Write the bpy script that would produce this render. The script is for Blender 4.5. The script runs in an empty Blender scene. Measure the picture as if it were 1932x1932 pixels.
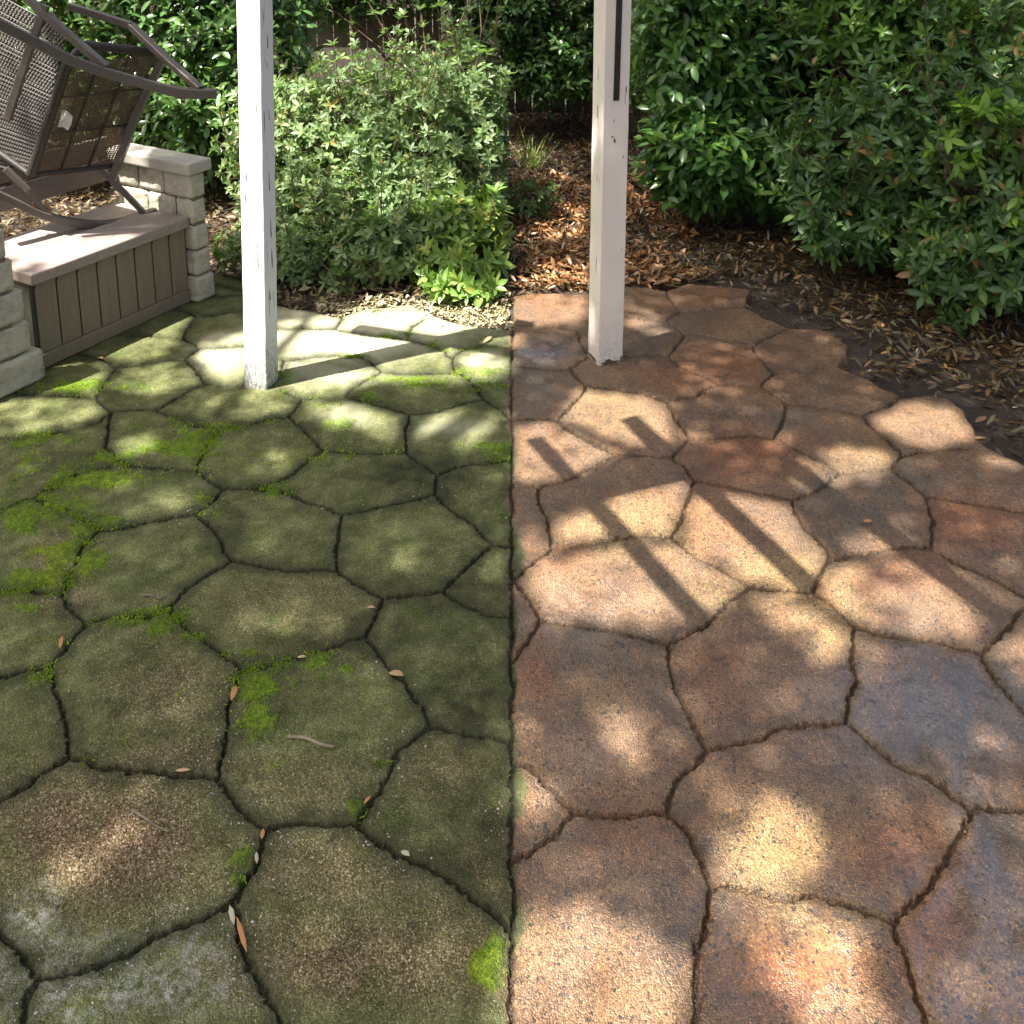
import bpy, math, random
import numpy as np
from mathutils import Vector, Matrix
rng = np.random.default_rng(7)
random.seed(7)
S = bpy.context.scene
COL = S.collection

# ------------------------------------------------------------------ camera
F, HC, TILT = 1850.0, 1.90, math.radians(12)
HY = -211.0                                   # row of the horizon, far above the picture
PY = HY + F * math.tan(TILT)
cam = bpy.data.cameras.new('camera'); co = bpy.data.objects.new('camera', cam); COL.objects.link(co)
cam.sensor_width = 36; cam.lens = F / 1932 * 36
cam.shift_y = (PY - 966) / 1932
cam.clip_start = .05; cam.clip_end = 500
co.location = (0, 0, HC); co.rotation_euler = (math.pi / 2 - TILT, 0, 0)
S.camera = co
S.render.resolution_x = S.render.resolution_y = 1024

# ------------------------------------------------------------------ light
SUN_EL = math.radians(66)
sh = Vector((.87, .48, 0)).normalized()       # where shadows fall on the ground
LS = Vector((-sh.x * math.cos(SUN_EL), -sh.y * math.cos(SUN_EL), math.sin(SUN_EL)))   # towards the sun
W = bpy.data.worlds.new('World'); S.world = W; W.use_nodes = True
nt = W.node_tree; bg = nt.nodes['Background']
sky = nt.nodes.new('ShaderNodeTexSky'); sky.sky_type = 'NISHITA'; sky.sun_disc = False
sky.sun_elevation = SUN_EL; sky.dust_density = 9; sky.ozone_density = .3; sky.sun_rotation = math.atan2(LS.x, LS.y)
nt.links.new(sky.outputs[0], bg.inputs[0]); bg.inputs[1].default_value = .065
sl = bpy.data.lights.new('sun', 'SUN'); sl.energy = 5; sl.angle = math.radians(.55); sl.color = (1, .95, .87)
so = bpy.data.objects.new('sun', sl); COL.objects.link(so)
so.rotation_euler = LS.to_track_quat('Z', 'Y').to_euler(); so.location = (0, 0, 12)
S.view_settings.view_transform = 'Standard'; S.view_settings.look = 'None'
S.view_settings.exposure = 2.1; S.view_settings.gamma = 1

# ------------------------------------------------------------------ pixel <-> ground
CT, ST = math.cos(TILT), math.sin(TILT)
def ray(x, y):
    a = (x - 966) / F; b = -(y - PY) / F
    return np.stack([a + 0 * b, CT + b * ST, -ST + b * CT], -1) if isinstance(x, np.ndarray) else np.array([a, CT + b * ST, -ST + b * CT])
def G(x, y, z=0.0):                            # picture point on the level z
    d = ray(x, y); t = (z - HC) / d[..., 2]
    r = d * np.asarray(t)[..., None]; r[..., 2] += HC
    return r
def D(x, y, Y):                                # picture point at distance Y
    d = ray(x, y); r = d * (Y / d[1]); r[2] += HC
    return Vector(r)
def pix(p):                                    # world -> picture
    p = np.asarray(p, float); X, Yy, Z = p[..., 0], p[..., 1], p[..., 2] - HC
    zc = Yy * CT - Z * ST; yc = Yy * ST + Z * CT
    return 966 + F * X / zc, PY - F * yc / zc

# ------------------------------------------------------------------ noise
def _h(ix, iy, s):
    n = (ix.astype(np.int64) * 374761393 + iy.astype(np.int64) * 668265263 + s * 974711) & 0xffffffff
    n = ((n ^ (n >> 13)) * 1274126177) & 0xffffffff
    return ((n ^ (n >> 16)) & 0xffff) / 65535.0
def vn(x, y, s=0):
    ix, iy = np.floor(x), np.floor(y); fx, fy = x - ix, y - iy
    fx = fx * fx * (3 - 2 * fx); fy = fy * fy * (3 - 2 * fy)
    a = _h(ix, iy, s); b = _h(ix + 1, iy, s); c = _h(ix, iy + 1, s); d = _h(ix + 1, iy + 1, s)
    return (a * (1 - fx) + b * fx) * (1 - fy) + (c * (1 - fx) + d * fx) * fy
def fbm(x, y, f, o=4, s=0):
    r = 0; a = 1; t = 0
    for k in range(o):
        r = r + a * vn(x * f + 17 * k, y * f - 31 * k, s + k); t += a; a *= .5; f *= 2.03
    return r / t
def sstep(a, b, x):
    t = np.clip((x - a) / (b - a), 0, 1); return t * t * (3 - 2 * t)

# ------------------------------------------------------------------ materials
def mat(name):
    m = bpy.data.materials.new(name); m.use_nodes = True
    return m, m.node_tree, m.node_tree.nodes['Principled BSDF']
def nd(t, k, **kw):
    n = t.nodes.new(k)
    for a, b in kw.items():
        if a in n.inputs: n.inputs[a].default_value = b
        else: setattr(n, a, b)
    return n
def noise(t, scale, detail=4, vec=None, rough=.6):
    n = nd(t, 'ShaderNodeTexNoise'); n.inputs['Scale'].default_value = scale; n.inputs['Detail'].default_value = detail
    n.inputs['Roughness'].default_value = rough
    if vec: t.links.new(vec, n.inputs['Vector'])
    return n.outputs['Fac']
def ramp(t, src, pts):
    n = nd(t, 'ShaderNodeValToRGB'); e = n.color_ramp.elements
    while len(e) < len(pts): e.new(.5)
    for k, (p, c) in enumerate(pts):
        e[k].position = p; e[k].color = (*c, 1) if len(c) == 3 else c
    t.links.new(src, n.inputs[0]); return n.outputs[0]
def mix(t, fac, a, b, mode='MIX'):
    n = nd(t, 'ShaderNodeMix', data_type='RGBA', blend_type=mode)
    for i, v in ((0, fac), (6, a), (7, b)):
        if hasattr(v, 'is_linked') or isinstance(v, bpy.types.NodeSocket): t.links.new(v, n.inputs[i])
        elif i == 0: n.inputs[0].default_value = v
        else: n.inputs[i].default_value = (*v, 1)
    return n.outputs[2]
def mth(t, op, a, b=0.0, clamp=False):
    n = nd(t, 'ShaderNodeMath', operation=op, use_clamp=clamp)
    for i, v in ((0, a), (1, b)):
        if isinstance(v, bpy.types.NodeSocket): t.links.new(v, n.inputs[i])
        else: n.inputs[i].default_value = v
    return n.outputs[0]
def bump(t, bs, h, strength=.5, dist=.01):
    n = nd(t, 'ShaderNodeBump'); n.inputs['Strength'].default_value = strength; n.inputs['Distance'].default_value = dist
    t.links.new(h, n.inputs['Height']); t.links.new(n.outputs[0], bs.inputs['Normal']); return n
def coords(t, scale=None):
    g = nd(t, 'ShaderNodeTexCoord').outputs['Object']
    if scale:
        m = nd(t, 'ShaderNodeMapping'); m.inputs['Scale'].default_value = scale; t.links.new(g, m.inputs[0]); return m.outputs[0]
    return g
def attr(t, name, out='Fac'):
    return nd(t, 'ShaderNodeAttribute', attribute_name=name).outputs[out]

def simple(name, c1, c2, scale=20, rough=.7, bs=0, vec=None, spec=.5, bdist=.004):
    m, t, b = mat(name)
    v = coords(t, vec)
    n = noise(t, scale, 5, v)
    t.links.new(ramp(t, n, [(.3, c1), (.7, c2)]), b.inputs['Base Color'])
    b.inputs['Roughness'].default_value = rough
    b.inputs['Specular IOR Level'].default_value = spec
    if bs: bump(t, b, n, bs, bdist)
    return m

def leaf_mat(name, cols, rough=.35, trans=.3, spec=.5, tcol=(.25, .45, .05), acc=None):
    m, t, b = mat(name)
    r = attr(t, 'rnd')
    c = ramp(t, r, [(k / (len(cols) - 1), q) for k, q in enumerate(cols)])
    if acc:
        c = mix(t, ramp(t, r, [(.935, (0,) * 3), (.94, (1,) * 3)]), c, acc)
    e = attr(t, 'rib')
    c = mix(t, mth(t, 'MULTIPLY', e, .22), c, (.30, .36, .14))
    t.links.new(c, b.inputs['Base Color']); b.inputs['Roughness'].default_value = rough
    b.inputs['Specular IOR Level'].default_value = spec
    tr = nd(t, 'ShaderNodeBsdfTranslucent'); t.links.new(mix(t, .6, c, tcol), tr.inputs[0])
    ms = nd(t, 'ShaderNodeMixShader'); ms.inputs[0].default_value = trans
    t.links.new(b.outputs[0], ms.inputs[1]); t.links.new(tr.outputs[0], ms.inputs[2])
    t.links.new(ms.outputs[0], t.nodes['Material Output'].inputs[0])
    return m

# ------------------------------------------------------------------ objects
def link(name, me, m=None, parent=None):
    o = bpy.data.objects.new(name, me); COL.objects.link(o)
    if m: me.materials.append(m)
    if parent is not None: o.parent = parent; o.matrix_parent_inverse = Matrix.Translation(-parent.location)
    return o
def tag(o, label=None, cat=None, group=None, kind=None):
    for k, v in (('label', label), ('category', cat), ('group', group), ('kind', kind)):
        if v: o[k] = v
    return o
def empty(name, loc, label, cat, group=None):
    o = bpy.data.objects.new(name, None); COL.objects.link(o); o.location = loc; o.empty_display_size = .1
    return tag(o, label, cat, group)
def npmesh(name, V, Fc, attrs=None, smooth=False):
    """V (n,3); Fc a list of (k, m) int arrays"""
    me = bpy.data.meshes.new(name); V = np.asarray(V, np.float32)
    Fc = [np.asarray(f, np.int32) for f in Fc if len(f)]
    loops = np.concatenate([f.ravel() for f in Fc]); cnt = np.concatenate([np.full(len(f), f.shape[1]) for f in Fc])
    me.vertices.add(len(V)); me.vertices.foreach_set('co', V.ravel())
    me.loops.add(len(loops)); me.loops.foreach_set('vertex_index', loops)
    me.polygons.add(len(cnt)); st = np.zeros(len(cnt), np.int32); st[1:] = np.cumsum(cnt)[:-1]
    me.polygons.foreach_set('loop_start', st); me.polygons.foreach_set('loop_total', cnt.astype(np.int32))
    me.update(calc_edges=True)
    if smooth: me.polygons.foreach_set('use_smooth', np.ones(len(cnt), bool))
    for k, a in (attrs or {}).items():
        if a.ndim == 1:
            at = me.attributes.new(k, 'FLOAT', 'POINT'); at.data.foreach_set('value', a.astype(np.float32))
        else:
            at = me.attributes.new(k, 'FLOAT_COLOR', 'POINT')
            c = np.ones((len(a), 4), np.float32); c[:, :3] = a; at.data.foreach_set('color', c.ravel())
    return me
class MB:
    def __init__(s): s.v = []; s.f = []
    def add(s, vs, fs):
        n = len(s.v); s.v += [tuple(map(float, v)) for v in vs]; s.f += [tuple(n + i for i in f) for f in fs]
    def hexa(s, b, t):                           # bottom loop and top loop of n points
        n = len(b)
        s.add(list(b) + list(t), [tuple(range(n))[::-1], tuple(range(n, 2 * n))] + [(i, (i + 1) % n, n + (i + 1) % n, n + i) for i in range(n)])
    def box(s, o, ax, ay, az, x0, x1, y0, y1, z0, z1):
        P = lambda x, y, z: Vector(o) + ax * x + ay * y + az * z
        s.hexa([P(x0, y0, z0), P(x1, y0, z0), P(x1, y1, z0), P(x0, y1, z0)], [P(x0, y0, z1), P(x1, y0, z1), P(x1, y1, z1), P(x0, y1, z1)])
    def tube(s, pts, r, n=8, up=None, flat=None, sub=0):
        pts = [Vector(p) for p in pts]
        if sub:
            q = []
            for i in range(len(pts) - 1):
                p0 = pts[max(i - 1, 0)]; p1 = pts[i]; p2 = pts[i + 1]; p3 = pts[min(i + 2, len(pts) - 1)]
                for k in range(sub):
                    u = k / sub
                    q.append(.5 * ((2 * p1) + (p2 - p0) * u + (2 * p0 - 5 * p1 + 4 * p2 - p3) * u * u + (3 * p1 - p0 - 3 * p2 + p3) * u ** 3))
            q.append(pts[-1]); pts = q
        m = len(pts); rs = r if hasattr(r, '__len__') else [r] * m
        if len(rs) != m: rs = list(np.interp(np.linspace(0, 1, m), np.linspace(0, 1, len(rs)), rs))
        V = []; u0 = None
        for i, p in enumerate(pts):
            d = (pts[min(i + 1, m - 1)] - pts[max(i - 1, 0)]).normalized()
            u = up.copy() if up is not None else (u0 if u0 else Vector((0, 0, 1)) if abs(d.z) < .9 else Vector((1, 0, 0)))
            a = (u - d * u.dot(d)).normalized(); u0 = a; b = d.cross(a)
            if flat:
                w, h = flat
                if m > 8 and w > .01: w *= 1.2; h *= 1.2
                for c, e in ((-1, -1), (-.8, -1), (.8, -1), (1, -1), (1, 1), (.8, 1), (-.8, 1), (-1, 1)):
                    e2 = e * (.75 if abs(c) == 1 else 1)
                    V.append(p + a * (c * h) + b * (e2 * w))
            else:
                for k in range(n):
                    th = 2 * math.pi * k / n; V.append(p + (a * math.cos(th) + b * math.sin(th)) * rs[i])
        if flat: n = 8
        fs = [(i * n + k, i * n + (k + 1) % n, (i + 1) * n + (k + 1) % n, (i + 1) * n + k) for i in range(m - 1) for k in range(n)]
        fs += [tuple(range(n))[::-1], tuple((m - 1) * n + k for k in range(n))]
        s.add(V, fs)
    def build(s, name, m, parent=None, bevel=0, seg=2, smooth=False):
        me = bpy.data.meshes.new(name); me.from_pydata(s.v, [], s.f); me.update()
        o = link(name, me, m, parent)
        if smooth:
            for p in me.polygons: p.use_smooth = True
        if bevel:
            b = o.modifiers.new('bevel', 'BEVEL'); b.width = bevel; b.segments = seg; b.limit_method = 'ANGLE'
        return o

# ================================================================== PATIO
# joints between the stamped stones, traced piece by piece:  tag -> (x offset, y offset, factor)
OFF = dict(A=(0, 660.4, .5), B=(0, 1226.4, .5), C=(966, 660.4, .5), D=(966, 1226.4, .5), E=(0, 362.3, .25), F=(483, 362.3, .25), G=(966, 362.3, .25), H=(1449, 362.3, .25))
J = {
'A': [[(60,160),(130,165),(290,170),(362,178),(400,120),(440,62)],[(440,62),(520,55),(620,35),(700,30)],
 [(700,30),(740,70),(775,125),(850,130),(920,133)],[(362,178),(390,205),(420,228)],[(420,228),(380,270),(250,300),(100,328),(47,330)],
 [(420,228),(500,222),(590,220),(650,190),(720,145),(775,125)],[(590,220),(700,270),(800,300),(900,290),(1000,262),(1090,250)],
 [(1090,250),(1135,195),(1140,182)],[(1140,182),(1060,150)],[(1140,182),(1250,178),(1300,170),(1360,125),(1440,80)],
 [(1300,170),(1380,195),(1470,215),(1545,243)],[(1545,243),(1650,228),(1730,205),(1825,185)],[(1545,243),(1532,300),(1535,385)],
 [(1090,250),(1150,300),(1200,355),(1215,378),(1300,385),(1400,390),(1535,385)],[(1215,378),(1150,430),(1080,480),(1000,510),(930,520),(850,522)],
 [(850,522),(790,490),(740,452)],[(740,452),(760,400),(790,340),(820,300)],[(740,452),(640,450),(540,442),(460,430)],
 [(460,430),(330,455),(260,485),(190,520),(130,555)],[(130,555),(170,580),(260,610),(330,650),(380,680)],
 [(380,680),(460,675),(560,650),(650,628),(740,615)],[(740,615),(790,580),(850,522)],[(740,615),(800,670),(830,710),(850,760),(880,790)],
 [(380,680),(330,720),(300,780),(260,850),(235,920)],[(235,920),(260,970),(330,1025)],
 [(330,1025),(420,1010),(570,1008),(640,960),(700,900),(780,850),(850,810),(880,790)],[(880,790),(960,810),(1040,825),(1150,828),(1275,828)],
 [(1275,828),(1270,760),(1280,690),(1290,620)],[(1290,620),(1380,605),(1480,580),(1560,565),(1640,540)],[(1290,620),(1230,590),(1150,570),(1050,530),(930,520)],
 [(1535,385),(1580,420),(1650,470),(1640,540),(1700,600)],[(1700,600),(1780,650),(1830,700),(1860,733),(1905,738)],[(1650,470),(1720,440),(1800,430),(1905,420)],
 [(1860,733),(1800,780),(1740,840),(1690,890),(1670,910)],[(1275,828),(1330,870),(1400,915),(1450,935),(1560,925),(1670,910)],
 [(1670,910),(1750,960),(1850,1000),(1905,1003)],[(1450,935),(1420,1010),(1370,1080)],[(1370,1080),(1250,1120),(1150,1150),(1050,1185),(920,1200)],
 [(920,1200),(860,1155),(780,1100),(700,1050),(650,1000),(640,960)],[(330,1025),(270,1090),(230,1140),(185,1190)],[(185,1190),(110,1200),(47,1218)],
 [(1370,1080),(1420,1132)],[(235,920),(180,920),(100,910),(47,910)],[(1440,80),(1560,88),(1720,85),(1780,115),(1905,130)],[(1825,185),(1905,240)],
 [(1780,115),(1825,185)],[(130,555),(47,590)],[(460,430),(400,360),(420,228)]],
'B': [[(185,58),(205,150),(245,230),(255,320),(262,400)],[(262,400),(180,450),(110,500),(47,540)],[(262,400),(330,425),(400,440),(490,452),(560,445),(660,462),(760,470),(820,485)],
 [(820,485),(835,400),(855,300),(855,220),(870,180),(905,100),(920,68)],[(820,485),(870,545),(930,620),(1000,670)],[(1000,670),(1080,650),(1180,645),(1280,652),(1345,650)],
 [(1345,650),(1380,590),(1440,520),(1475,440),(1500,390),(1570,330),(1625,285)],[(1625,285),(1590,200),(1530,130),(1470,70),(1420,0)],[(1625,285),(1700,300),(1800,318),(1905,333)],
 [(1345,650),(1420,710),(1500,760),(1560,795),(1650,830),(1730,880),(1820,960),(1905,1040)],[(1000,670),(990,740),(960,810),(920,880),(880,960)],
 [(880,960),(780,1010),(680,1040),(600,1075),(500,1140),(400,1180),(280,1215),(150,1232)],[(150,1232),(110,1180),(80,1130),(47,1100)],[(150,1232),(110,1300),(90,1400)],
 [(880,960),(905,1070),(930,1150),(970,1240),(1010,1290),(1045,1350),(1080,1430)]],
'E': [[(600,1220),(760,1250),(870,1318)],[(1500,1170),(1440,1130),(1380,1095),(1250,1080),(1000,1078)],[(1380,1095),(1430,1000),(1480,935),(1420,905),(1350,885)],
 [(1480,935),(1600,925),(1830,890)],[(1500,1170),(1700,1160),(1840,1155)],[(1410,1240),(1500,1175)],[(1570,780),(1700,780),(1830,770)],[(1600,690),(1830,740)]],
'F': [[(200,1400),(200,1345),(210,1265),(350,1250),(480,1232),(640,1235),(800,1250)],[(800,1250),(880,1290),(940,1350)],[(0,1030),(160,1020),(400,1025),(600,1030),(900,1085),(1130,1105),(1310,1150)],
 [(600,1030),(650,960),(640,925)],[(1310,1150),(1420,1200),(1480,1250),(1500,1350)],[(1130,1105),(1180,1010),(1260,960)],[(1480,1250),(1560,1190),(1700,1160),(1890,1140)]],
'G': [[(45,1300),(120,1325),(250,1335),(380,1338),(440,1320),(500,1280),(570,1240)],[(440,1335),(500,1400),(560,1450),(510,1530),(450,1600),(390,1680),(340,1715)],
 [(45,1715),(150,1715),(270,1712),(340,1715)],[(340,1715),(400,1770),(500,1845),(640,1890),(720,1932)],[(560,1450),(700,1475),(870,1500),(1000,1520),(1100,1560),(1180,1580),(1240,1560),(1400,1530),(1450,1490),(1570,1445)],
 [(1180,1580),(1220,1690),(1290,1770),(1355,1860)],[(820,1235),(1000,1225),(1175,1240)],[(1175,1240),(1260,1310),(1400,1370),(1500,1410),(1570,1445),(1700,1455),(1880,1468),(1932,1500)],
 [(1175,1240),(1230,1180),(1290,1100),(1295,1065)],[(1295,1065),(1230,1010),(1165,965)],[(1165,965),(1000,955),(850,935),(560,960)],[(1165,965),(1220,930),(1275,900)],
 [(1275,900),(1220,840),(1170,770),(1160,735)],[(1275,900),(1450,885),(1600,870),(1750,860)],[(1295,1065),(1450,1080),(1600,1105),(1800,1140),(1820,1150)],
 [(1820,1150),(1830,1190),(1870,1250),(1932,1310)],[(1820,1150),(1932,1090)],[(1880,1468),(1900,1430),(1932,1400)],[(1355,1860),(1500,1855),(1700,1835),(1850,1830),(1932,1840)],
 [(495,1040),(520,1130),(570,1210)],[(45,1000),(250,1010),(495,1040)]],
'H': [[(0,1310),(50,1365),(150,1355),(320,1345)],[(0,1090),(100,1050),(160,1020)],[(0,1405),(50,1365)],[(0,1500),(130,1590),(130,1640),(110,1740),(45,1850),(0,1845)],
 [(130,1590),(300,1610),(480,1635),(720,1680)],[(720,1680),(800,1640),(900,1610),(1020,1535)],[(720,1680),(780,1760),(870,1840),(960,1932)]],
'C': [[(1390,315),(1420,330),(1475,390)],[(1475,390),(1600,375),(1730,365)],[(1475,390),(1430,445),(1350,452),(1240,458),(1180,415),(1100,385),(1000,330)],
 [(1240,458),(1190,500),(1140,530),(1060,560)],[(600,400),(650,440),(690,492),(800,510),(900,530),(1000,552),(1060,560)],[(600,400),(540,400),(470,395),(395,392),(300,350),(240,310),(170,265)],
 [(395,392),(300,440),(200,490),(100,515),(22,497)],[(600,400),(640,360),(675,332)],[(100,515),(100,570),(130,630),(155,745)],[(155,745),(250,735),(380,710),(480,700),(600,705)],
 [(600,705),(640,640),(660,570),(690,492)],[(600,705),(700,780),(800,830),(900,890)],[(900,890),(1000,905),(1135,910)],[(1135,910),(1160,850),(1205,790)],
 [(1205,790),(1180,740),(1110,670),(1070,610),(1060,560)],[(1205,790),(1350,765),(1450,742),(1575,740)],[(1575,740),(1590,650),(1570,580),(1560,545)],[(1560,545),(1510,500),(1440,455)],
 [(1560,545),(1700,570),(1885,600)],[(1575,740),(1680,800),(1800,850),(1885,900)],[(1135,910),(1200,960),(1290,1045)],[(1290,1045),(1400,1070),(1550,1090),(1680,1120),(1770,1140)],
 [(1770,1140),(1830,1090),(1885,1030)],[(1770,1140),(1810,1220),(1885,1310)],[(900,890),(820,950),(760,1015),(680,1060),(600,1105)],[(600,1105),(480,1080),(370,1050),(250,1035),(110,1015)],
 [(110,1015),(70,940),(22,880)],[(110,1015),(60,1090),(22,1150)],[(155,745),(80,800),(22,850)],[(600,1105),(593,1170),(595,1192)],[(1290,1045),(1280,1130),(1285,1192)]],
'D': [[(595,60),(620,150),(680,250),(735,375)],[(735,375),(850,350),(970,320),(1010,290),(1120,275),(1260,265)],[(1260,265),(1275,180),(1300,100),(1285,60)],
 [(1260,265),(1340,330),(1450,425),(1550,470),(1650,540),(1735,605),(1890,605)],[(735,375),(690,430),(620,490),(600,560),(585,612)],[(585,612),(450,625),(330,620),(235,610)],
 [(235,610),(160,530),(80,445),(22,425)],[(235,610),(180,670),(100,730),(22,790)],[(585,612),(650,680),(700,770),(755,880)],
 [(755,880),(850,890),(950,920),(1060,940),(1130,925),(1250,960),(1380,1010),(1435,1030)],[(1435,1030),(1530,940),(1610,830),(1660,740),(1735,605)],
 [(755,880),(740,970),(710,1080),(700,1200),(690,1430)],[(1435,1030),(1490,1180),(1530,1290),(1580,1430)]]}
SEGS = []                                        # in ground metres
for k, pls in J.items():
    ox, oy, f = OFF[k]
    for pl in pls:
        q = [(ox + f * a, oy + f * b) for a, b in pl]
        for e in (0, -1):                        # run joints on past the traced part
            x, y = q[e]; nx, ny = q[1 if e == 0 else -2]
            lim = None
            if x < 30: lim = -70
            elif x > 1900: lim = 2010
            elif 948 < x < 966: lim = 965
            elif 966 < x < 984: lim = 967
            if lim is not None and abs(x - nx) > 1:
                yy = y + (y - ny) / (x - nx) * (lim - x)
                q.insert(0, (lim, yy)) if e == 0 else q.append((lim, yy))
        w = [G(a, b)[:2] for a, b in q]
        SEGS += [(w[i], w[i + 1]) for i in range(len(w) - 1)]
SEGS.append((np.array([0, .4]), np.array([0, 5.0])))      # the straight joint between the mossy and the washed half

PATIO = [(-1600, 3400), (-1600, 640), (100, 560), (330, 535), (395, 512), (455, 528), (523, 575), (583, 585), (638, 595), (683, 582), (770, 572), (808, 587), (845, 605), (900, 616), (964, 620),
 (967, 556), (1040, 551), (1108, 552), (1178, 537), (1256, 546), (1301, 533), (1370, 538), (1416, 545), (1408, 580), (1449, 600), (1489, 617), (1540, 618), (1574, 625), (1599, 650), (1602, 675), (1590, 692), (1620, 705), (1649, 720), (1704, 745),
 (1750, 742), (1786, 747), (1824, 772), (1836, 807), (1848, 832), (1907, 862), (2030, 915), (2500, 1060), (3590, 1300), (3590, 3400)]
PW = np.array([G(a, b)[:2] for a, b in PATIO])
def inpoly(px, py, P):
    c = np.zeros(px.shape, bool); n = len(P)
    for i in range(n):
        x1, y1 = P[i]; x2, y2 = P[(i + 1) % n]
        m = ((y1 > py) != (y2 > py)); xi = (x2 - x1) * (py - y1) / ((y2 - y1) if y2 != y1 else 1e-9) + x1
        c ^= m & (px < xi)
    return c
def segdist(X, Y, a, b):
    dx, dy = b - a; L2 = dx * dx + dy * dy + 1e-12
    t = np.clip(((X - a[0]) * dx + (Y - a[1]) * dy) / L2, 0, 1)
    return np.hypot(X - a[0] - t * dx, Y - a[1] - t * dy)
def joint_dist(X, Y, cap=.2):
    dist = np.full(X.shape, cap)
    for a, b in SEGS:
        m = (X > min(a[0], b[0]) - cap) & (X < max(a[0], b[0]) + cap) & (Y > min(a[1], b[1]) - cap) & (Y < max(a[1], b[1]) + cap)
        if m.any(): dist[m] = np.minimum(dist[m], segdist(X[m], Y[m], a, b))
    return dist
rows = np.concatenate([np.arange(3404, 2004, -14), np.arange(2004, 505, -1.9)]); cols = np.concatenate([np.arange(-1600, -84, 14), np.arange(-84, 2024, 1.9), np.arange(2024, 3600, 14)])
gx, gy = np.meshgrid(cols, rows); nr, nc = gx.shape
P0 = G(gx.ravel(), gy.ravel()); X, Y = P0[:, 0], P0[:, 1]; ux, uy = gx.ravel(), gy.ravel()
wx = X + .012 * (fbm(X, Y, 22, 3, 3) - .5) + .012 * (fbm(X, Y, 90, 2, 5) - .5); wy = Y + .012 * (fbm(X, Y, 22, 3, 9) - .5) + .012 * (fbm(X, Y, 90, 2, 11) - .5)
jd = joint_dist(wx, wy)
# beyond the traced stones the paving simply goes on
far = (ux < -60) | (ux > 2000) | (uy > 1990)
qx_, qy_ = wx[far] / .52, wy[far] / .46; b1_ = np.full(qx_.shape, 9.); b2_ = b1_.copy()
for di in range(-2, 3):
    for dj in range(-2, 3):
        cx_, cy_ = np.floor(qx_) + di, np.floor(qy_) + dj
        dd_ = np.hypot(cx_ + .15 + .7 * _h(cx_, cy_, 5) - qx_, cy_ + .15 + .7 * _h(cx_, cy_, 6) - qy_)
        b2_ = np.where(dd_ < b1_, b1_, np.minimum(b2_, dd_)); b1_ = np.minimum(b1_, dd_)
jd[far] = np.minimum(jd[far], np.clip((b2_ - b1_) * .25, 0, .2))
ex = X + .03 * (fbm(X, Y, 14, 4, 21) - .5); ey = Y + .03 * (fbm(X, Y, 14, 4, 23) - .5)
ed = np.full(X.shape, .3)
for i in range(4, len(PW) - 3):
    ed = np.minimum(ed, segdist(ex, ey, PW[i], PW[(i + 1) % len(PW)]))
inside = inpoly(ex, ey, PW)
right = sstep(-.012, .012, X + .11 * (fbm(X, Y, 8, 5, 27) - .5)); hr = (X > 0).astype(float)
wj = .0018 + .0034 * fbm(X, Y, 9, 2, 31)                   # joint half width varies along it
# some joints on the mossy side are packed with dirt
fill = sstep(.45, .75, fbm(X, Y, 2.6, 3, 41)) * (1 - right)
g = 1 - sstep(wj * .5, wj + .0035, jd)
h = -.012 * g * (1 - .65 * fill) - .0045 * np.exp(-jd / .022) * (.6 + .8 * fbm(X, Y, 12, 3, 43))
h += .010 * (fbm(X, Y, 3.0, 4, 51) - .5) + .0035 * (fbm(X, Y, 30, 3, 53) - .5)
# long chisel ripples, strongest in the wet lower right
rip = fbm(X * .8 + Y * .5, (Y * .35 - X * .55) * 3.2, 5.5, 4, 61)
h += hr * (.017 * (np.abs(rip - .5) * 2 - .3)) * (.25 + .75 * sstep(1350, 1800, ux) * sstep(900, 1500, uy))
grit = vn(X * 210, Y * 210, 71) ** 3
h += .0022 * grit * (1 - g) * (.5 + .5 * (1 - right)) * sstep(500, 1300, uy)
h -= .03 * (1 - sstep(0, .016, ed)) ** 2
Z = np.where(inside, h, h - .06)
# colour masks (what the stone itself carries; pale paints in sunlight)
def blobs(lst):
    r = np.zeros(X.shape)
    qx = ux + 90 * (fbm(X, Y, 5, 4, 81) - .5); qy = uy + 60 * (fbm(X, Y, 5, 4, 83) - .5)
    for cx, cy, rx, ry, s in lst:
        r = np.maximum(r, s * np.exp(-(((qx - cx) / rx) ** 2 + ((qy - cy) / ry) ** 2) ** 1.5))
    return r
bare = blobs([(180,1590,230,140,1),(330,1440,160,60,.6),(680,1800,280,90,.8),(620,1640,160,90,.6),(330,1300,120,90,.5),(590,1480,120,80,.4),(120,1060,60,60,.6),(120,1130,80,40,.5),(540,1150,170,70,.3),(820,1440,90,60,.4),(200,1640,260,60,.7),(880,1700,120,100,.5)])
lich = blobs([(110,1840,150,80,.9),(250,1850,220,60,.85),(50,1740,60,60,.9),(200,1780,150,30,.6),(360,1760,80,60,.6)])
dark = blobs([(790,900,100,45,1),(850,1150,130,60,.7),(770,1120,70,40,.6),(500,1290,60,100,.7),(640,1200,160,40,.7),(130,880,120,40,.6),(430,800,150,30,.5),(300,930,200,30,.2),(880,1330,120,80,.7),(700,1560,70,60,.5),(870,1580,120,120,.6),(430,1000,60,60,.6),(640,760,60,40,.3)])
algae = np.clip(.25 + .9 * fbm(X, Y, 4, 4, 91) - .35, 0, 1)
blue = blobs([(1130,1230,120,60,.7),(1780,1350,180,120,1),(1620,950,90,70,.8),(1000,720,60,60,.9),(1030,660,60,30,.5),(1230,630,60,30,.7),(1600,1450,120,60,.55),(1850,1600,60,100,.8),(1480,780,90,30,.4),(1700,900,90,40,.6),(1700,1150,60,60,.4),(1240,1340,60,60,.4)])
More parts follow.
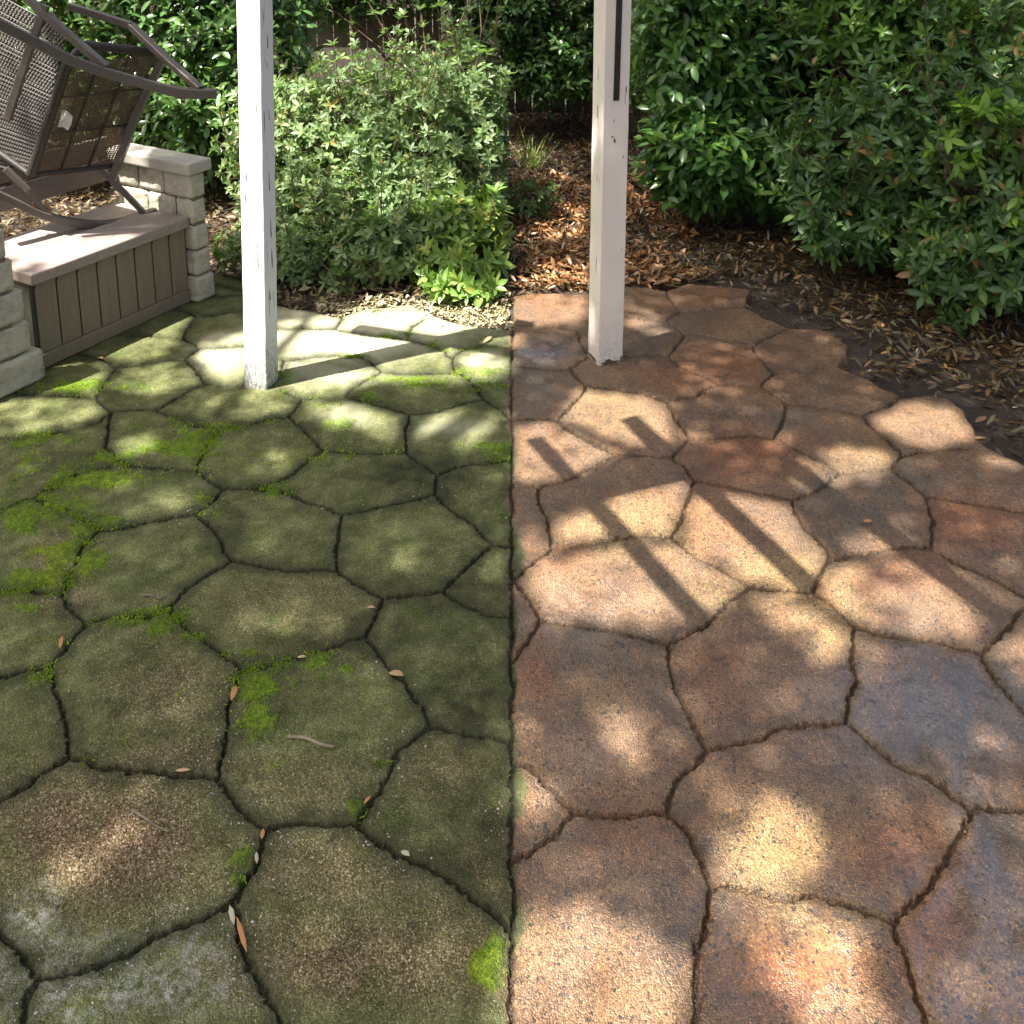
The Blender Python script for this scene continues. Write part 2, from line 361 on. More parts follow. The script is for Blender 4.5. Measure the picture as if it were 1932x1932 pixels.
tan = blobs([(1480,1080,90,60,1),(1520,1130,90,60,.8),(1200,990,150,60,.7),(1560,1190,60,50,.9),(1460,1590,120,90,.9),(1150,770,100,40,.6),(1130,1280,60,60,.5),(1620,870,60,40,.6),(1540,1740,150,60,.6),(1330,1130,100,40,.5)])
red = blobs([(1400,860,120,50,1),(1340,700,130,40,.8),(1340,980,60,60,.7),(1830,990,100,50,1),(1700,1090,90,50,.6),(1060,1060,60,40,.5),(1020,1280,60,50,.9),(1500,1830,150,90,1),(1740,1750,60,80,.8),(1050,570,60,40,.5),(1330,560,60,20,.5),(1700,1600,120,60,.7),(1200,1560,90,60,.5),(1350,1280,60,90,.5)])
wetm = np.clip(blobs([(1850,1660,150,200,1),(1820,1860,200,120,1),(1700,1330,200,120,.8),(1050,1150,120,50,.6),(1420,1800,120,120,.8),(1100,1420,80,80,.4),(1790,1480,90,60,.7),(1560,1780,60,130,.8),(1650,1800,60,110,.7),(1400,1730,40,90,.8),(1130,1120,140,40,.35),(1820,1400,140,90,.5),(1010,553,60,10,1),(1010,660,60,20,.8),(1330,1720,60,100,.5),(1150,1750,200,150,.3)]), 0, 1)
wetm *= sstep(.30, .52, fbm(X * 1.3 + Y * .5, (Y * .4 - X * .6) * 3, 4, 4, 67) * 1.1)
idx = np.arange(nr * nc).reshape(nr, nc)
PATCH = [(140,728,48,10,1),(250,730,60,8,.3),(60,875,40,22,.5),(90,960,60,22,1),(40,985,30,22,1),(170,905,70,14,1),(215,865,40,12,.9),(370,835,36,24,1),(330,850,50,10,.9),(300,845,30,10,.8),
 (125,830,30,10,.5),(60,830,30,14,.6),(430,805,30,6,.8),(340,795,30,8,.5),(260,810,24,10,.4),(200,985,26,10,1),(150,1000,22,12,1),(120,1045,45,22,1),(160,1060,30,25,1),(80,1095,55,22,1),(40,1110,30,26,.9),(45,1150,25,10,.8),
 (290,1155,40,9,1),(235,1172,45,7,.9),(325,1165,22,20,1),(300,1190,20,12,.8),(375,1200,25,7,.7),(550,1255,70,12,.7),(600,1240,25,10,.8),(490,1290,40,28,.9),(640,1270,40,15,.6),(485,1360,30,28,.8),(510,1445,20,10,.5),
 (670,1520,18,20,.8),(160,1440,25,8,.7),(455,1615,18,18,.8),(448,1660,12,10,.8),(920,1820,32,38,1),(935,1785,14,14,.8),(640,800,25,9,.9),(600,750,8,4,.6),(700,745,14,10,.8),(545,710,16,8,.9),(530,745,14,6,.6),
 (760,715,50,5,.9),(780,725,40,6,.8),(850,735,40,5,.5),(910,700,35,8,.9),(930,725,24,5,.8),(870,710,20,6,.6),(820,650,10,7,.8),(750,632,26,5,.9),(840,658,16,4,.9),(905,660,20,4,.8),(935,850,30,18,.6),(630,865,45,7,.5),(515,925,30,12,.6),
 (400,965,20,10,.5),(380,945,14,10,.4),(940,965,20,10,.5),(85,1270,25,20,.4),(90,1210,30,8,.4),(340,1305,15,6,.3),(720,1440,10,5,.2),(610,1315,60,8,.25),(530,795,30,5,.3),(620,765,30,5,.3),(870,790,30,8,.1),
 (620,660,20,3,.6),(665,672,22,3,.7),(480,845,20,6,.3),(30,1240,30,8,.4),(230,1400,8,5,.3),(100,900,90,30,.35),(420,880,70,20,.12),(540,850,60,20,.15),(690,850,60,12,.12),(460,1230,40,10,.3)]
pale = np.clip(blobs([(640,640,200,40,1),(800,600,160,36,1),(560,600,90,22,.8),(420,665,70,45,.8),(910,680,60,24,.7),(620,705,120,24,.6),(840,800,70,30,.4),(650,790,60,20,.4)]), 0, 1) * .75 * (1 - right)  # lightened stone colour stands in for glare in the sunlit band
mossm = np.zeros(X.shape)
for cx, cy, rx, ry, s_ in PATCH:
    m_ = (np.abs(ux - cx) < 3 * rx) & (np.abs(uy - cy) < 3 * ry)
    mossm[m_] = np.maximum(mossm[m_], s_ * np.exp(-(((ux[m_] - cx) / rx / 1.25) ** 2 + ((uy[m_] - cy) / ry / 1.25) ** 2)))
mossm = sstep(.36, .62, mossm * (.62 + .38 * np.exp(-jd / .03)) * 1.0 + .75 * (fbm(X, Y, 34, 4, 151) - .28)) * (1 - right)
h_m = mossm * (.002 + .005 * fbm(X, Y, 60, 3, 155)); Z = Z + h_m
q = np.stack([idx[:-1, :-1], idx[:-1, 1:], idx[1:, 1:], idx[1:, :-1]], -1).reshape(-1, 4)
keep = (inside | (ed < .02))[q].any(1); q = q[keep]
V = np.stack([X, Y, Z], -1)
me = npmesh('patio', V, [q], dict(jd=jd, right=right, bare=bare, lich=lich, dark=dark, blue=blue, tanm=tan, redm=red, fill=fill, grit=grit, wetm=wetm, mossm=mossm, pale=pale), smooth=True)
def patio_mat():
    m, t, b = mat('patio_stone'); L = t.links
    v = coords(t)
    jdn = attr(t, 'jd'); R = attr(t, 'right')
    vo = nd(t, 'ShaderNodeTexVoronoi'); vo.inputs['Scale'].default_value = 320; L.new(v, vo.inputs['Vector'])
    vo2 = nd(t, 'ShaderNodeTexVoronoi'); vo2.inputs['Scale'].default_value = 170; L.new(v, vo2.inputs['Vector'])
    n1 = noise(t, 3.2, 6, v); n2 = noise(t, 16, 6, v); n3 = noise(t, 70, 5, v, .7)
    sep = nd(t, 'ShaderNodeSeparateColor'); L.new(vo.outputs['Color'], sep.inputs[0])
    sep2 = nd(t, 'ShaderNodeSeparateColor'); L.new(vo2.outputs['Color'], sep2.inputs[0])
    # ---- mossy half
    film = ramp(t, n2, [(.25, (.07, .075, .030)), (.48, (.17, .165, .075)), (.72, (.30, .28, .165))])
    film = mix(t, mth(t, 'MULTIPLY', sep.outputs[0], .35), film, (.27, .26, .16))
    bareC = ramp(t, sep.outputs[1], [(.0, (.07, .055, .035)), (.35, (.17, .125, .085)), (.7, (.25, .20, .14)), (.92, (.33, .31, .28)), (1, (.45, .43, .40))])
    bf = mth(t, 'MULTIPLY', attr(t, 'bare'), ramp(t, n3, [(.3, (.2,) * 3), (.55, (1,) * 3)]))
    left = mix(t, bf, film, bareC)
    pe = ramp(t, sep2.outputs[2], [(.95, (0,) * 3), (.96, (1,) * 3)])
    left = mix(t, mth(t, 'MULTIPLY', pe, .55), left, (.30, .30, .27))
    df = mth(t, 'MULTIPLY', attr(t, 'dark'), ramp(t, n2, [(.3, (1,) * 3), (.75, (.35,) * 3)]))
    left = mix(t, mth(t, 'MULTIPLY', df, 1.0, True), left, (.028, .026, .018))
    gm = ramp(t, noise(t, 6, 7, v, .75), [(.52, (0,) * 3), (.7, (1,) * 3)])
    left = mix(t, mth(t, 'MULTIPLY', gm, .6), left, (.06, .11, .012))
    left = mix(t, mth(t, 'MULTIPLY', attr(t, 'mossm'), .95), left, ramp(t, n3, [(.3, (.06, .11, .010)), (.5, (.18, .27, .018)), (.7, (.34, .42, .04))]))
    gr2 = ramp(t, sep.outputs[1], [(0, (.42, .42, .42)), (.3, (.78, .78, .76)), (.7, (1.05, 1.05, 1.02)), (.92, (1.5, 1.45, 1.35)), (1, (2.1, 2.05, 1.9))])
    left = mix(t, .6, left, gr2, 'MULTIPLY')
    mt = ramp(t, noise(t, 5, 8, v, .78), [(.36, (.42, .45, .36)), (.52, (1, 1, 1)), (.68, (1.25, 1.2, 1.15))])
    left = mix(t, .6, left, mt, 'MULTIPLY')
    left = mix(t, 1.0, left, mix(t, attr(t, 'bare'), (.60, .665, .52), (.80, .68, .56)), 'MULTIPLY')
    lf = mth(t, 'MULTIPLY', mth(t, 'MULTIPLY', attr(t, 'lich'), ramp(t, n3, [(.38, (.2,) * 3), (.58, (1,) * 3)])), ramp(t, noise(t, 30, 7, v, .8), [(.44, (0,) * 3), (.56, (.95,) * 3)]))
    left = mix(t, lf, left, (.38, .38, .34))
    left = mix(t, attr(t, 'pale'), left, (.52, .50, .36))  # sunlight painted into the far left stones
    # ---- washed half
    rt = ramp(t, n1, [(.3, (.20, .135, .10)), (.5, (.27, .17, .115)), (.7, (.33, .22, .14))])
    rt = mix(t, mth(t, 'MULTIPLY', attr(t, 'redm'), .9), rt, (.32, .125, .055))
    rt = mix(t, mth(t, 'MULTIPLY', attr(t, 'tanm'), .85), rt, (.40, .28, .14))
    rt = mix(t, mth(t, 'MULTIPLY', attr(t, 'blue'), .9), rt, (.135, .12, .12))
    st = noise(t, 10, 6, coords(t, (1.6, .45, 1)), .65)
    rt = mix(t, ramp(t, st, [(.45, (0,) * 3), (.7, (.55,) * 3)]), rt, (.34, .16, .07))
    rt = mix(t, ramp(t, n2, [(.5, (0,) * 3), (.75, (.6,) * 3)]), rt, (.12, .095, .085))
    rt = mix(t, .7, rt, ramp(t, sep.outputs[0], [(0, (.22, .2, .2)), (.2, (.55, .53, .52)), (.6, (.95, .93, .92)), (.88, (1.25, 1.2, 1.12)), (.96, (1.8, 1.75, 1.65)), (1, (2.6, 2.5, 2.3))]), 'MULTIPLY')
    rt = mix(t, .7, rt, ramp(t, n3, [(.3, (.5, .47, .45)), (.5, (1, 1, 1)), (.7, (1.3, 1.3, 1.3))]), 'MULTIPLY')
    rt = mix(t, .8, rt, ramp(t, noise(t, 4.5, 8, v, .78), [(.36, (.5, .48, .46)), (.52, (1, 1, 1)), (.7, (1.2, 1.15, 1.1))]), 'MULTIPLY')
    rt = mix(t, ramp(t, sep2.outputs[1], [(.955, (0,) * 3), (.96, (.85,) * 3)]), rt, (.035, .033, .035))
    rt = mix(t, 1.0, rt, (.71, .675, .54), "MULTIPLY")
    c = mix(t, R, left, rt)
    # ---- joints: black dirt on the left, wet brown on the right
    jm = ramp(t, mth(t, 'ADD', jdn, mth(t, 'MULTIPLY', mth(t, 'SUBTRACT', n3, .5), .010)), [(.0025, (1,) * 3), (.0055, (0,) * 3)])
    jr = ramp(t, mth(t, 'ADD', jdn, mth(t, 'MULTIPLY', mth(t, 'SUBTRACT', n2, .5), .05)), [(.006, (.75,) * 3), (.045, (0,) * 3)])
    c = mix(t, mth(t, 'MULTIPLY', jr, mth(t, 'SUBTRACT', 1.0, mth(t, 'MULTIPLY', R, .75))), c, (.04, .045, .022))
    c = mix(t, jm, c, mix(t, R, (.014, .013, .008), (.035, .018, .010)))
    L.new(c, b.inputs['Base Color'])
    # wet film on the right
    wetn = ramp(t, noise(t, 2.1, 5, v, .7), [(.38, (.50,) * 3), (.62, (.22,) * 3)])
    wetn = mix(t, attr(t, 'wetm'), wetn, (.04,) * 3)
    ro = mix(t, R, (.85,) * 3, mix(t, attr(t, 'wetm'), (.45,) * 3, (.2,) * 3)); L.new(ro, b.inputs['Roughness'])
    cbn = nd(t, 'ShaderNodeBump'); cbn.inputs['Distance'].default_value = .006
    L.new(mth(t, 'ADD', noise(t, 14, 5, coords(t, (1.4, .8, 1)), .6), mth(t, 'MULTIPLY', n3, .25)), cbn.inputs['Height'])
    L.new(mth(t, 'SUBTRACT', 1.0, mth(t, 'MULTIPLY', attr(t, 'wetm'), .55)), cbn.inputs['Strength'])
    L.new(cbn.outputs[0], b.inputs['Coat Normal'])
    L.new(mth(t, 'MULTIPLY', mth(t, 'MULTIPLY', R, ramp(t, jdn, [(.009, (0,) * 3), (.02, (1,) * 3)])), mth(t, 'ADD', .18, attr(t, 'wetm')), True), b.inputs['Coat Weight']); L.new(mth(t, 'MULTIPLY', wetn, .6), b.inputs['Coat Roughness']); b.inputs['Coat IOR'].default_value = 2.0
    L.new(mth(t, 'ADD', mth(t, 'MULTIPLY', R, .35), .2), b.inputs['Specular IOR Level'])
    hh = mth(t, 'ADD', mth(t, 'MULTIPLY', vo.outputs['Distance'], -1.1), mth(t, 'MULTIPLY', n3, .9))
    hh = mth(t, 'ADD', hh, mth(t, 'MULTIPLY', vo2.outputs['Distance'], -.5))
    bn = bump(t, b, hh, .75, .0045); L.new(mth(t, 'SUBTRACT', .8, mth(t, 'MULTIPLY', attr(t, 'wetm'), .68)), bn.inputs['Strength'])
    return m
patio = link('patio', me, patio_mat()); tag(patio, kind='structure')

# ================================================================== GROUND
gm_, t, b = mat('soil'); v = coords(t)
n = noise(t, 9, 8, v, .7); n2 = noise(t, 60, 5, v, .7)
c = ramp(t, n, [(.3, (.016, .011, .008)), (.55, (.038, .026, .018)), (.75, (.07, .048, .032))])
c = mix(t, ramp(t, n2, [(.55, (0,) * 3), (.7, (.7,) * 3)]), c, (.11, .06, .03))
t.links.new(c, b.inputs['Base Color']); b.inputs['Roughness'].default_value = .8
bump(t, b, mth(t, 'ADD', n, n2), .8, .02)
xs = np.concatenate([[-40, -20], np.arange(-7, 7.01, .08), [20, 40]]); ys = np.concatenate([[-30, -10], np.arange(-1, 12.01, .08), [25, 50]])
A, B = np.meshgrid(xs, ys)
zz = -.034 + .02 * (fbm(A, B, 2.2, 4, 101) - .5)
zz = np.where((np.abs(A) > 7) | (B > 12) | (B < -1), -.04, zz)
ii = np.arange(A.size).reshape(A.shape)
me = npmesh('soil_ground', np.stack([A.ravel(), B.ravel(), zz.ravel()], -1), [np.stack([ii[:-1, :-1], ii[:-1, 1:], ii[1:, 1:], ii[1:, :-1]], -1).reshape(-1, 4)], smooth=True)
tag(link('soil_ground', me, gm_), kind='structure')

# ================================================================== LEAVES
def unit(a): return a / (np.linalg.norm(a, axis=-1, keepdims=True) + 1e-9)
T5 = np.array([(0, 0), (.30, -.80), (.34, 0), (.30, .80), (.66, -.86), (.68, 0), (.66, .86), (1, 0)])
LFT = np.array([(0, 2, 1), (0, 3, 2), (4, 5, 7), (5, 6, 7)]); LFQ = np.array([(1, 2, 5, 4), (2, 3, 6, 5)])
def leafmesh(name, base, d, nrm, L, Wd, fold=.25, droop=.25, rnd=None):
    n = len(base); d = unit(d); s = unit(np.cross(d, nrm)); u = np.cross(s, d)
    L = np.broadcast_to(L, n)[:, None, None]; Wd = np.broadcast_to(Wd, n)[:, None, None]
    a = T5[None, :, :1]; c = T5[None, :, 1:]
    z = np.abs(c) * fold * Wd * .5 - droop * L * a ** 2
    V = base[:, None] + d[:, None] * a * L + s[:, None] * c * Wd * .5 + u[:, None] * z
    off = (np.arange(n) * 8)[:, None, None]
    if rnd is None: rnd = rng.random(n)
    return npmesh(name, V.reshape(-1, 3), [(LFT[None] + off).reshape(-1, 3), (LFQ[None] + off).reshape(-1, 4)],
                  dict(rnd=np.repeat(rnd, 8), rib=np.tile(np.array([1, 0, 1, 0, 0, 1, 0, .3]), n)), smooth=True)
def rdir(n):
    return unit(rng.normal(size=(n, 3)))
def sticks(mb_v, mb_f, a, b, r0, r1, bend=0.0):
    """three-sided sticks from a to b"""
    n = len(a); d = unit(b - a); s = unit(np.cross(d, np.array([.3, .2, .9]) + 0 * d)); u = np.cross(s, d)
    off = sum(len(x) for x in mb_v); V = []
    mid = (a + b) / 2 + bend * rdir(n) * np.linalg.norm(b - a, axis=1, keepdims=True)
    for p, r in ((a, r0), (mid, (r0 + r1) / 2), (b, r1)):
        for k in range(3):
            th = 2 * math.pi * k / 3
            V.append(p + (s * math.cos(th) + u * math.sin(th)) * np.reshape(np.broadcast_to(r, n), (n, 1)))
    V = np.stack(V, 1).reshape(-1, 3); mb_v.append(V)
    o = (np.arange(n) * 9)[:, None, None] + off
    f = np.array([(i * 3 + k, i * 3 + (k + 1) % 3, (i + 1) * 3 + (k + 1) % 3, (i + 1) * 3 + k) for i in range(2) for k in range(3)])
    mb_f.append((f[None] + o).reshape(-1, 4))

def bush(name, label, cat, ell, nshoot, kind, lm, sm, base, group=None, lsize=.06, stems=10, up=.4, clip=None, shell=.55, lump=.35, wilds=0, wl=.3, zmin=.06, den=None, lean=None):
    """ell: list of (cx,cy,cz,rx,ry,rz,weight)"""
    root = empty(name, base, label, cat, group)
    E = np.array(ell, float); w = E[:, 6] / E[:, 6].sum()
    k = rng.choice(len(E), nshoot * 3, p=w); dr = rdir(len(k))
    r = 1 - shell * rng.random(len(k)) ** 1.6
    lumpn = fbm(dr[:, 0] * 2 + k * 7.1 + dr[:, 2], dr[:, 1] * 2 + dr[:, 2] * 1.5, 2.2, 3, 111 + len(label))
    r = r * (1 - lump + 2 * lump * lumpn)
    P = E[k, :3] + dr * E[k, 3:6] * r[:, None]
    ok = P[:, 2] > zmin
    if clip is not None: ok &= clip(P)
    if den is not None: ok &= rng.random(len(k)) < den(P)
    P = P[ok][:nshoot]; dr = dr[ok][:nshoot]; kk = k[ok][:nshoot]
    sd = unit(dr * np.array([1, 1, .5]) + np.array([0, 0, up]) + .55 * rdir(len(P)))
    if wilds:
        i = rng.choice(len(P), wilds); dz = unit(dr[i] * .5 + np.array([0, 0, 1.0]) + .25 * rdir(wilds))
        nn = 5
        ln = wl * (.5 + rng.random(wilds))
        PP = [P[i] + dz * (ln * (j + 1) / nn)[:, None] for j in range(nn)]
        WA, WB = P[i], PP[-1]
        P = np.concatenate([P] + PP); sd = np.concatenate([sd] + [unit(dz + .3 * rdir(wilds)) for _ in PP]); kk = np.concatenate([kk] + [kk[i]] * nn)
    n = len(P); base_, dd, nn_, LL, WW = [], [], [], [], []
    s = unit(np.cross(sd, rdir(n))); u = np.cross(sd, s)
    shr = rng.random(n) ; RR = []
    if kind == 'whorl':
        m = 7
        for j in range(m):
            th = 2 * math.pi * (j / 5 + .07 * rng.random(n)) + shr * 6
            rad = s * np.cos(th)[:, None] + u * np.sin(th)[:, None]
            el = (.35 + .5 * rng.random(n)) if j < 5 else (.9 + .3 * rng.random(n))
            if j >= 5: el = 1.2 - .5 * rng.random(n)
            dvec = rad * np.cos(el)[:, None] + sd * np.sin(el)[:, None]
            sz = lsize * (.65 + .6 * rng.random(n)) * (1 if j < 5 else .6)
            base_.append(P + sd * (rng.random(n) * .012)[:, None]); dd.append(dvec); nn_.append(sd + .25 * rdir(n)); LL.append(sz); WW.append(sz * (.36 + .10 * rng.random(n)))
            RR.append(np.clip(shr * .5 + .5 * rng.random(n) + (.0 if j < 5 else .25), 0, 1))
    else:
        m = 6
        for j in range(m):
            th = j * 2.4 + shr * 6 + .5 * rng.random(n)
            rad = s * np.cos(th)[:, None] + u * np.sin(th)[:, None]
            el = .3 + .4 * rng.random(n) + j * .06
            dvec = rad * np.cos(el)[:, None] + sd * np.sin(el)[:, None] + np.array([0, 0, -.15])
            sz = lsize * (.7 + .5 * rng.random(n))
            base_.append(P - sd * ((m - 1 - j) * lsize * .38)[..., None] if False else P - sd * ((m - 1 - j) * lsize * .38)); dd.append(dvec)
            nn_.append(sd * .8 + np.array([0, 0, .6]) + .2 * rdir(n)); LL.append(sz); WW.append(sz * (.42 + .12 * rng.random(n)))
            RR.append(np.clip(shr * .5 + .4 * rng.random(n) + (.12 if j > 3 else 0), 0, 1))
    me = leafmesh('foliage', np.concatenate(base_), np.concatenate(dd), np.concatenate(nn_), np.concatenate(LL), np.concatenate(WW), fold=.35, droop=.18, rnd=np.concatenate(RR))
    link('foliage', me, lm, root)
    # twigs and limbs
    vs, fs = [], []
    c = E[kk, :3]; inner = P - sd * (.06 + .06 * rng.random(n))[:, None]
    sticks(vs, fs, inner, P, .0016, .0009)
    j = rng.choice(n, min(n, max(60, n // 4)), replace=False)
    tgt = c[j] * np.array([.6, .6, .35]) + P[j] * np.array([.4, .4, .65]); tgt[:, 2] = np.maximum(tgt[:, 2] - .12, .03)
    sticks(vs, fs, tgt, inner[j], .0035, .0016, .12)
    bs_ = np.array(base)
    i = rng.choice(n, stems)
    b0 = np.tile(bs_, (stems, 1)) + rng.normal(size=(stems, 3)) * np.array([.10, .08, 0]); b0[:, 2] = -.03
    mid = b0 * .5 + P[i] * .5 + rng.normal(size=(stems, 3)) * .05
    sticks(vs, fs, b0, mid, .013, .008, .05); sticks(vs, fs, mid, P[i], .008, .0025, .06)
    q_ = rng.choice(len(j), min(len(j), 5 * stems)); mi = rng.integers(0, stems, len(q_))
    sticks(vs, fs, mid[mi], tgt[q_], .006, .0035, .08)
    if wilds: sticks(vs, fs, WA, WB, .0045, .002, .02)
    link('stems', npmesh('stems', np.concatenate(vs), [np.concatenate(fs)], smooth=True), sm, root)
    return root

M_cam = leaf_mat('glossy_leaf', [(.018, .060, .018), (.030, .095, .026), (.05, .14, .03), (.11, .22, .035)], .24, .28, .6)
M_cam2 = leaf_mat('deep_glossy_leaf', [(.014, .060, .018), (.028, .10, .024), (.045, .145, .028), (.14, .26, .03)], .26, .32, .5)
M_aza = leaf_mat('matt_leaf', [(.075, .13, .055), (.11, .18, .075), (.15, .23, .09), (.26, .33, .12)], .45, .34, .4, acc=(.30, .20, .06))
M_aza2 = leaf_mat('dark_matt_leaf', [(.018, .060, .022), (.03, .09, .028), (.045, .12, .03), (.15, .27, .03)], .4, .3, .4, acc=(.30, .14, .05))
M_wil = leaf_mat('slim_leaf', [(.09, .18, .04), (.14, .26, .05), (.22, .34, .06), (.45, .44, .08)], .35, .35, .5)
M_dead = leaf_mat('dead_leaf', [(.025, .014, .009), (.06, .030, .016), (.11, .055, .028), (.20, .13, .08)], .5, .12, .4, (.4, .18, .06))
M_deadw = leaf_mat('wet_shaded_leaf', [(.014, .007, .005), (.032, .014, .008), (.075, .028, .013), (.19, .08, .034)], .3, .12, .5, (.45, .16, .04))  # wet leaves, colour also darkened for the shade under the hedges
M_bark = simple('twig_bark', (.10, .065, .04), (.22, .15, .09), 40, .8)
M_barkd = simple('dark_bark', (.04, .028, .018), (.13, .085, .05), 40, .8)

# --- left half
bush('camellia_bush', 'glossy green camellia bush behind the storage bench and the tipped chair', 'bush',
     [(-2.45, 6.35, .95, .75, .55, 1.0, 4), (-1.75, 6.3, 1.1, .55, .5, .75, 2.4), (-3.3, 6.2, .9, .7, .5, 1.0, 1.5), (-1.95, 6.0, .45, .4, .35, .45, 1)],
     2500, 'alt', M_cam, M_bark, (-2.2, 6.5, 0), lsize=.082, stems=12, zmin=.10, wilds=40, wl=.3)
bush('azalea_bush', 'broad grey-green azalea bush spreading right of the weathered post', 'bush',
     [(-.86, 5.50, .42, .66, .60, .54, 4), (-1.30, 5.55, .38, .40, .45, .46, 1.5), (-.32, 5.42, .40, .40, .5, .50, 2.0), (-.95, 5.10, .22, .50, .32, .22, 1.4), (-.48, 5.08, .24, .40, .28, .18, 1.0), (-1.15, 4.72, .10, .34, .20, .13, 1.2), (-.66, 4.66, .10, .34, .18, .13, 1.3), (-.20, 5.5, .45, .22, .4, .55, 1.6)],
     7000, 'whorl', M_aza, M_bark, (-.85, 5.8, 0), lsize=.052, stems=34, wilds=95, wl=.26, zmin=.05, shell=.85, lump=.45, clip=lambda P: P[:, 0] < -.045)
bush('azalea_bush', 'upright thin azalea with pale stems in front of the wooden fence', 'bush',
     [(-.26, 6.0, .58, .20, .25, .45, 1), (-.52, 6.2, .6, .2, .2, .35, .5)], 420, 'whorl', M_aza, M_bark, (-.18, 6.05, 0), lsize=.052, stems=14, wilds=30, wl=.45, zmin=.2)
bush('camellia_bush', 'sunlit camellia hanging over the top of the wooden fence', 'bush',
     [(-.55, 7.6, 1.35, .55, .35, .40, 2), (-.10, 7.5, 1.15, .45, .35, .50, 2), (-1.4, 7.7, 1.35, .65, .3, .48, 2.5)], 2000, 'alt', M_cam, M_bark, (-.3, 7.8, 0), lsize=.07, stems=8, zmin=.5)
bush('azalea_sprig', 'low spreading sprig of azalea lying over the patio edge', 'bush',
     [(-.98, 4.58, .06, .18, .10, .06, 1), (-.82, 4.44, .04, .09, .07, .04, .5)], 70, 'whorl', M_aza, M_bark, (-.98, 4.75, 0), lsize=.055, stems=7, zmin=.02)
bush('azalea_sprig', 'pale sunlit branch tips drooping from the big azalea', 'bush',
     [(-.62, 4.62, .20, .22, .12, .12, 1), (-.65, 4.48, .10, .07, .06, .08, .4), (-.36, 4.7, .27, .2, .10, .10, .7)], 120, 'whorl', M_aza, M_bark, (-.6, 4.85, 0), lsize=.062, stems=8, zmin=.03)
bush('leafy_clump', 'clump of slim willowy leaves at the corner of the mossy patio', 'plant',
     [(-.26, 4.60, .10, .24, .20, .11, 1), (-.24, 4.75, .24, .20, .15, .13, .7), (-.22, 4.36, .05, .16, .10, .06, .5)], 260, 'whorl', M_wil, M_bark, (-.24, 4.7, 0), lsize=.075, stems=12, zmin=.02, wilds=8, wl=.12)
# --- right half
bush('camellia_bush', 'dim camellia at the back of the leaf-strewn bed behind the cream post', 'bush',
     [(.45, 7.7, 1.05, .60, .4, .75, 3), (.05, 7.8, 1.2, .35, .4, .7, 1.5), (.95, 7.3, .9, .35, .4, .75, 1.5), (.35, 7.45, .55, .5, .3, .32, 1.6)], 2100, 'alt', M_cam, M_barkd, (.5, 7.9, 0), lsize=.07, stems=10, zmin=.28)
bush('camellia_bush', 'tall dark glossy camellia just right of the cream post', 'bush',
     [(1.22, 5.75, 1.05, .55, .50, .80, 4), (1.9, 5.95, 1.15, .6, .5, .85, 3), (1.15, 5.35, .42, .42, .30, .28, 1.6), (2.9, 6.1, 1.2, .6, .5, .85, 1.5), (1.6, 5.35, .40, .35, .28, .26, 1.2)],
     4000, 'alt', M_cam2, M_barkd, (1.5, 5.9, 0), lsize=.095, stems=14, zmin=.12)
bush('azalea_bush', 'dark leafy azalea overhanging the litter at the right edge', 'bush',
     [(2.15, 4.85, .60, .70, .45, .40, 4), (1.78, 4.95, .52, .38, .32, .32, 1.8), (2.35, 4.40, .58, .40, .30, .42, 2.0), (2.65, 5.0, 1.0, .5, .4, .5, 1), (2.05, 4.45, .30, .35, .2, .18, 1.0), (2.30, 4.10, .28, .32, .20, .22, 1.3), (1.70, 4.80, .34, .28, .22, .22, 1.0), (2.05, 4.15, .22, .28, .16, .17, 1.1), (1.66, 4.58, .22, .22, .15, .15, .7), (2.45, 3.95, .3, .25, .2, .25, .9)],
     3600, 'whorl', M_aza2, M_barkd, (2.2, 5.15, 0), lsize=.075, stems=26, wilds=46, wl=.42, zmin=.12, shell=.8)
bush('azalea_bush', 'airy yellow-green shrub rising above the dark azalea', 'bush',
     [(2.3, 5.45, 1.15, .75, .3, .45, 2), (1.75, 5.5, 1.25, .3, .25, .35, .5)], 620, 'whorl', leaf_mat('fresh_leaf', [(.04, .11, .02), (.06, .16, .025), (.10, .23, .03), (.17, .30, .03)], .4, .35, .4), M_bark, (2.3, 5.5, 0), lsize=.075, stems=30, wilds=30, wl=.4, zmin=.6, shell=.9)
bush('azalea_sprig', 'low single sprig of pale leaves reaching over the brown litter', 'bush',
     [(*D(1812, 600, 4.05), .10, .06, .04, 1), (*D(1850, 660, 3.98), .12, .06, .04, 1)], 9, 'whorl', M_aza2, M_barkd, (2.1, 4.6, 0), lsize=.08, stems=4, zmin=.03)
M_fresh = leaf_mat('new_leaf', [(.10, .22, .02), (.16, .32, .03), (.24, .42, .04)], .4, .4, .4)
bush('azalea_sprig', 'bright yellow-green upright shoots at the right edge of the dark azalea', 'bush',
     [(*D(1800, 290, 4.25), .10, .08, .10, 1), (*D(1870, 240, 4.3), .08, .08, .14, 1), (*D(1925, 420, 4.2), .06, .08, .16, .8)], 22, 'whorl', M_fresh, M_bark, (2.3, 4.5, 0), lsize=.075, stems=8, zmin=.03, wilds=5, wl=.12)
bush('small_shrub', 'small grey-green shrub in the leaf litter left of the cream post', 'bush',
     [(.12, 5.55, .10, .16, .14, .12, 1)], 90, 'whorl', M_aza, M_barkd, (.12, 5.6, 0), lsize=.04, stems=8, zmin=.0)

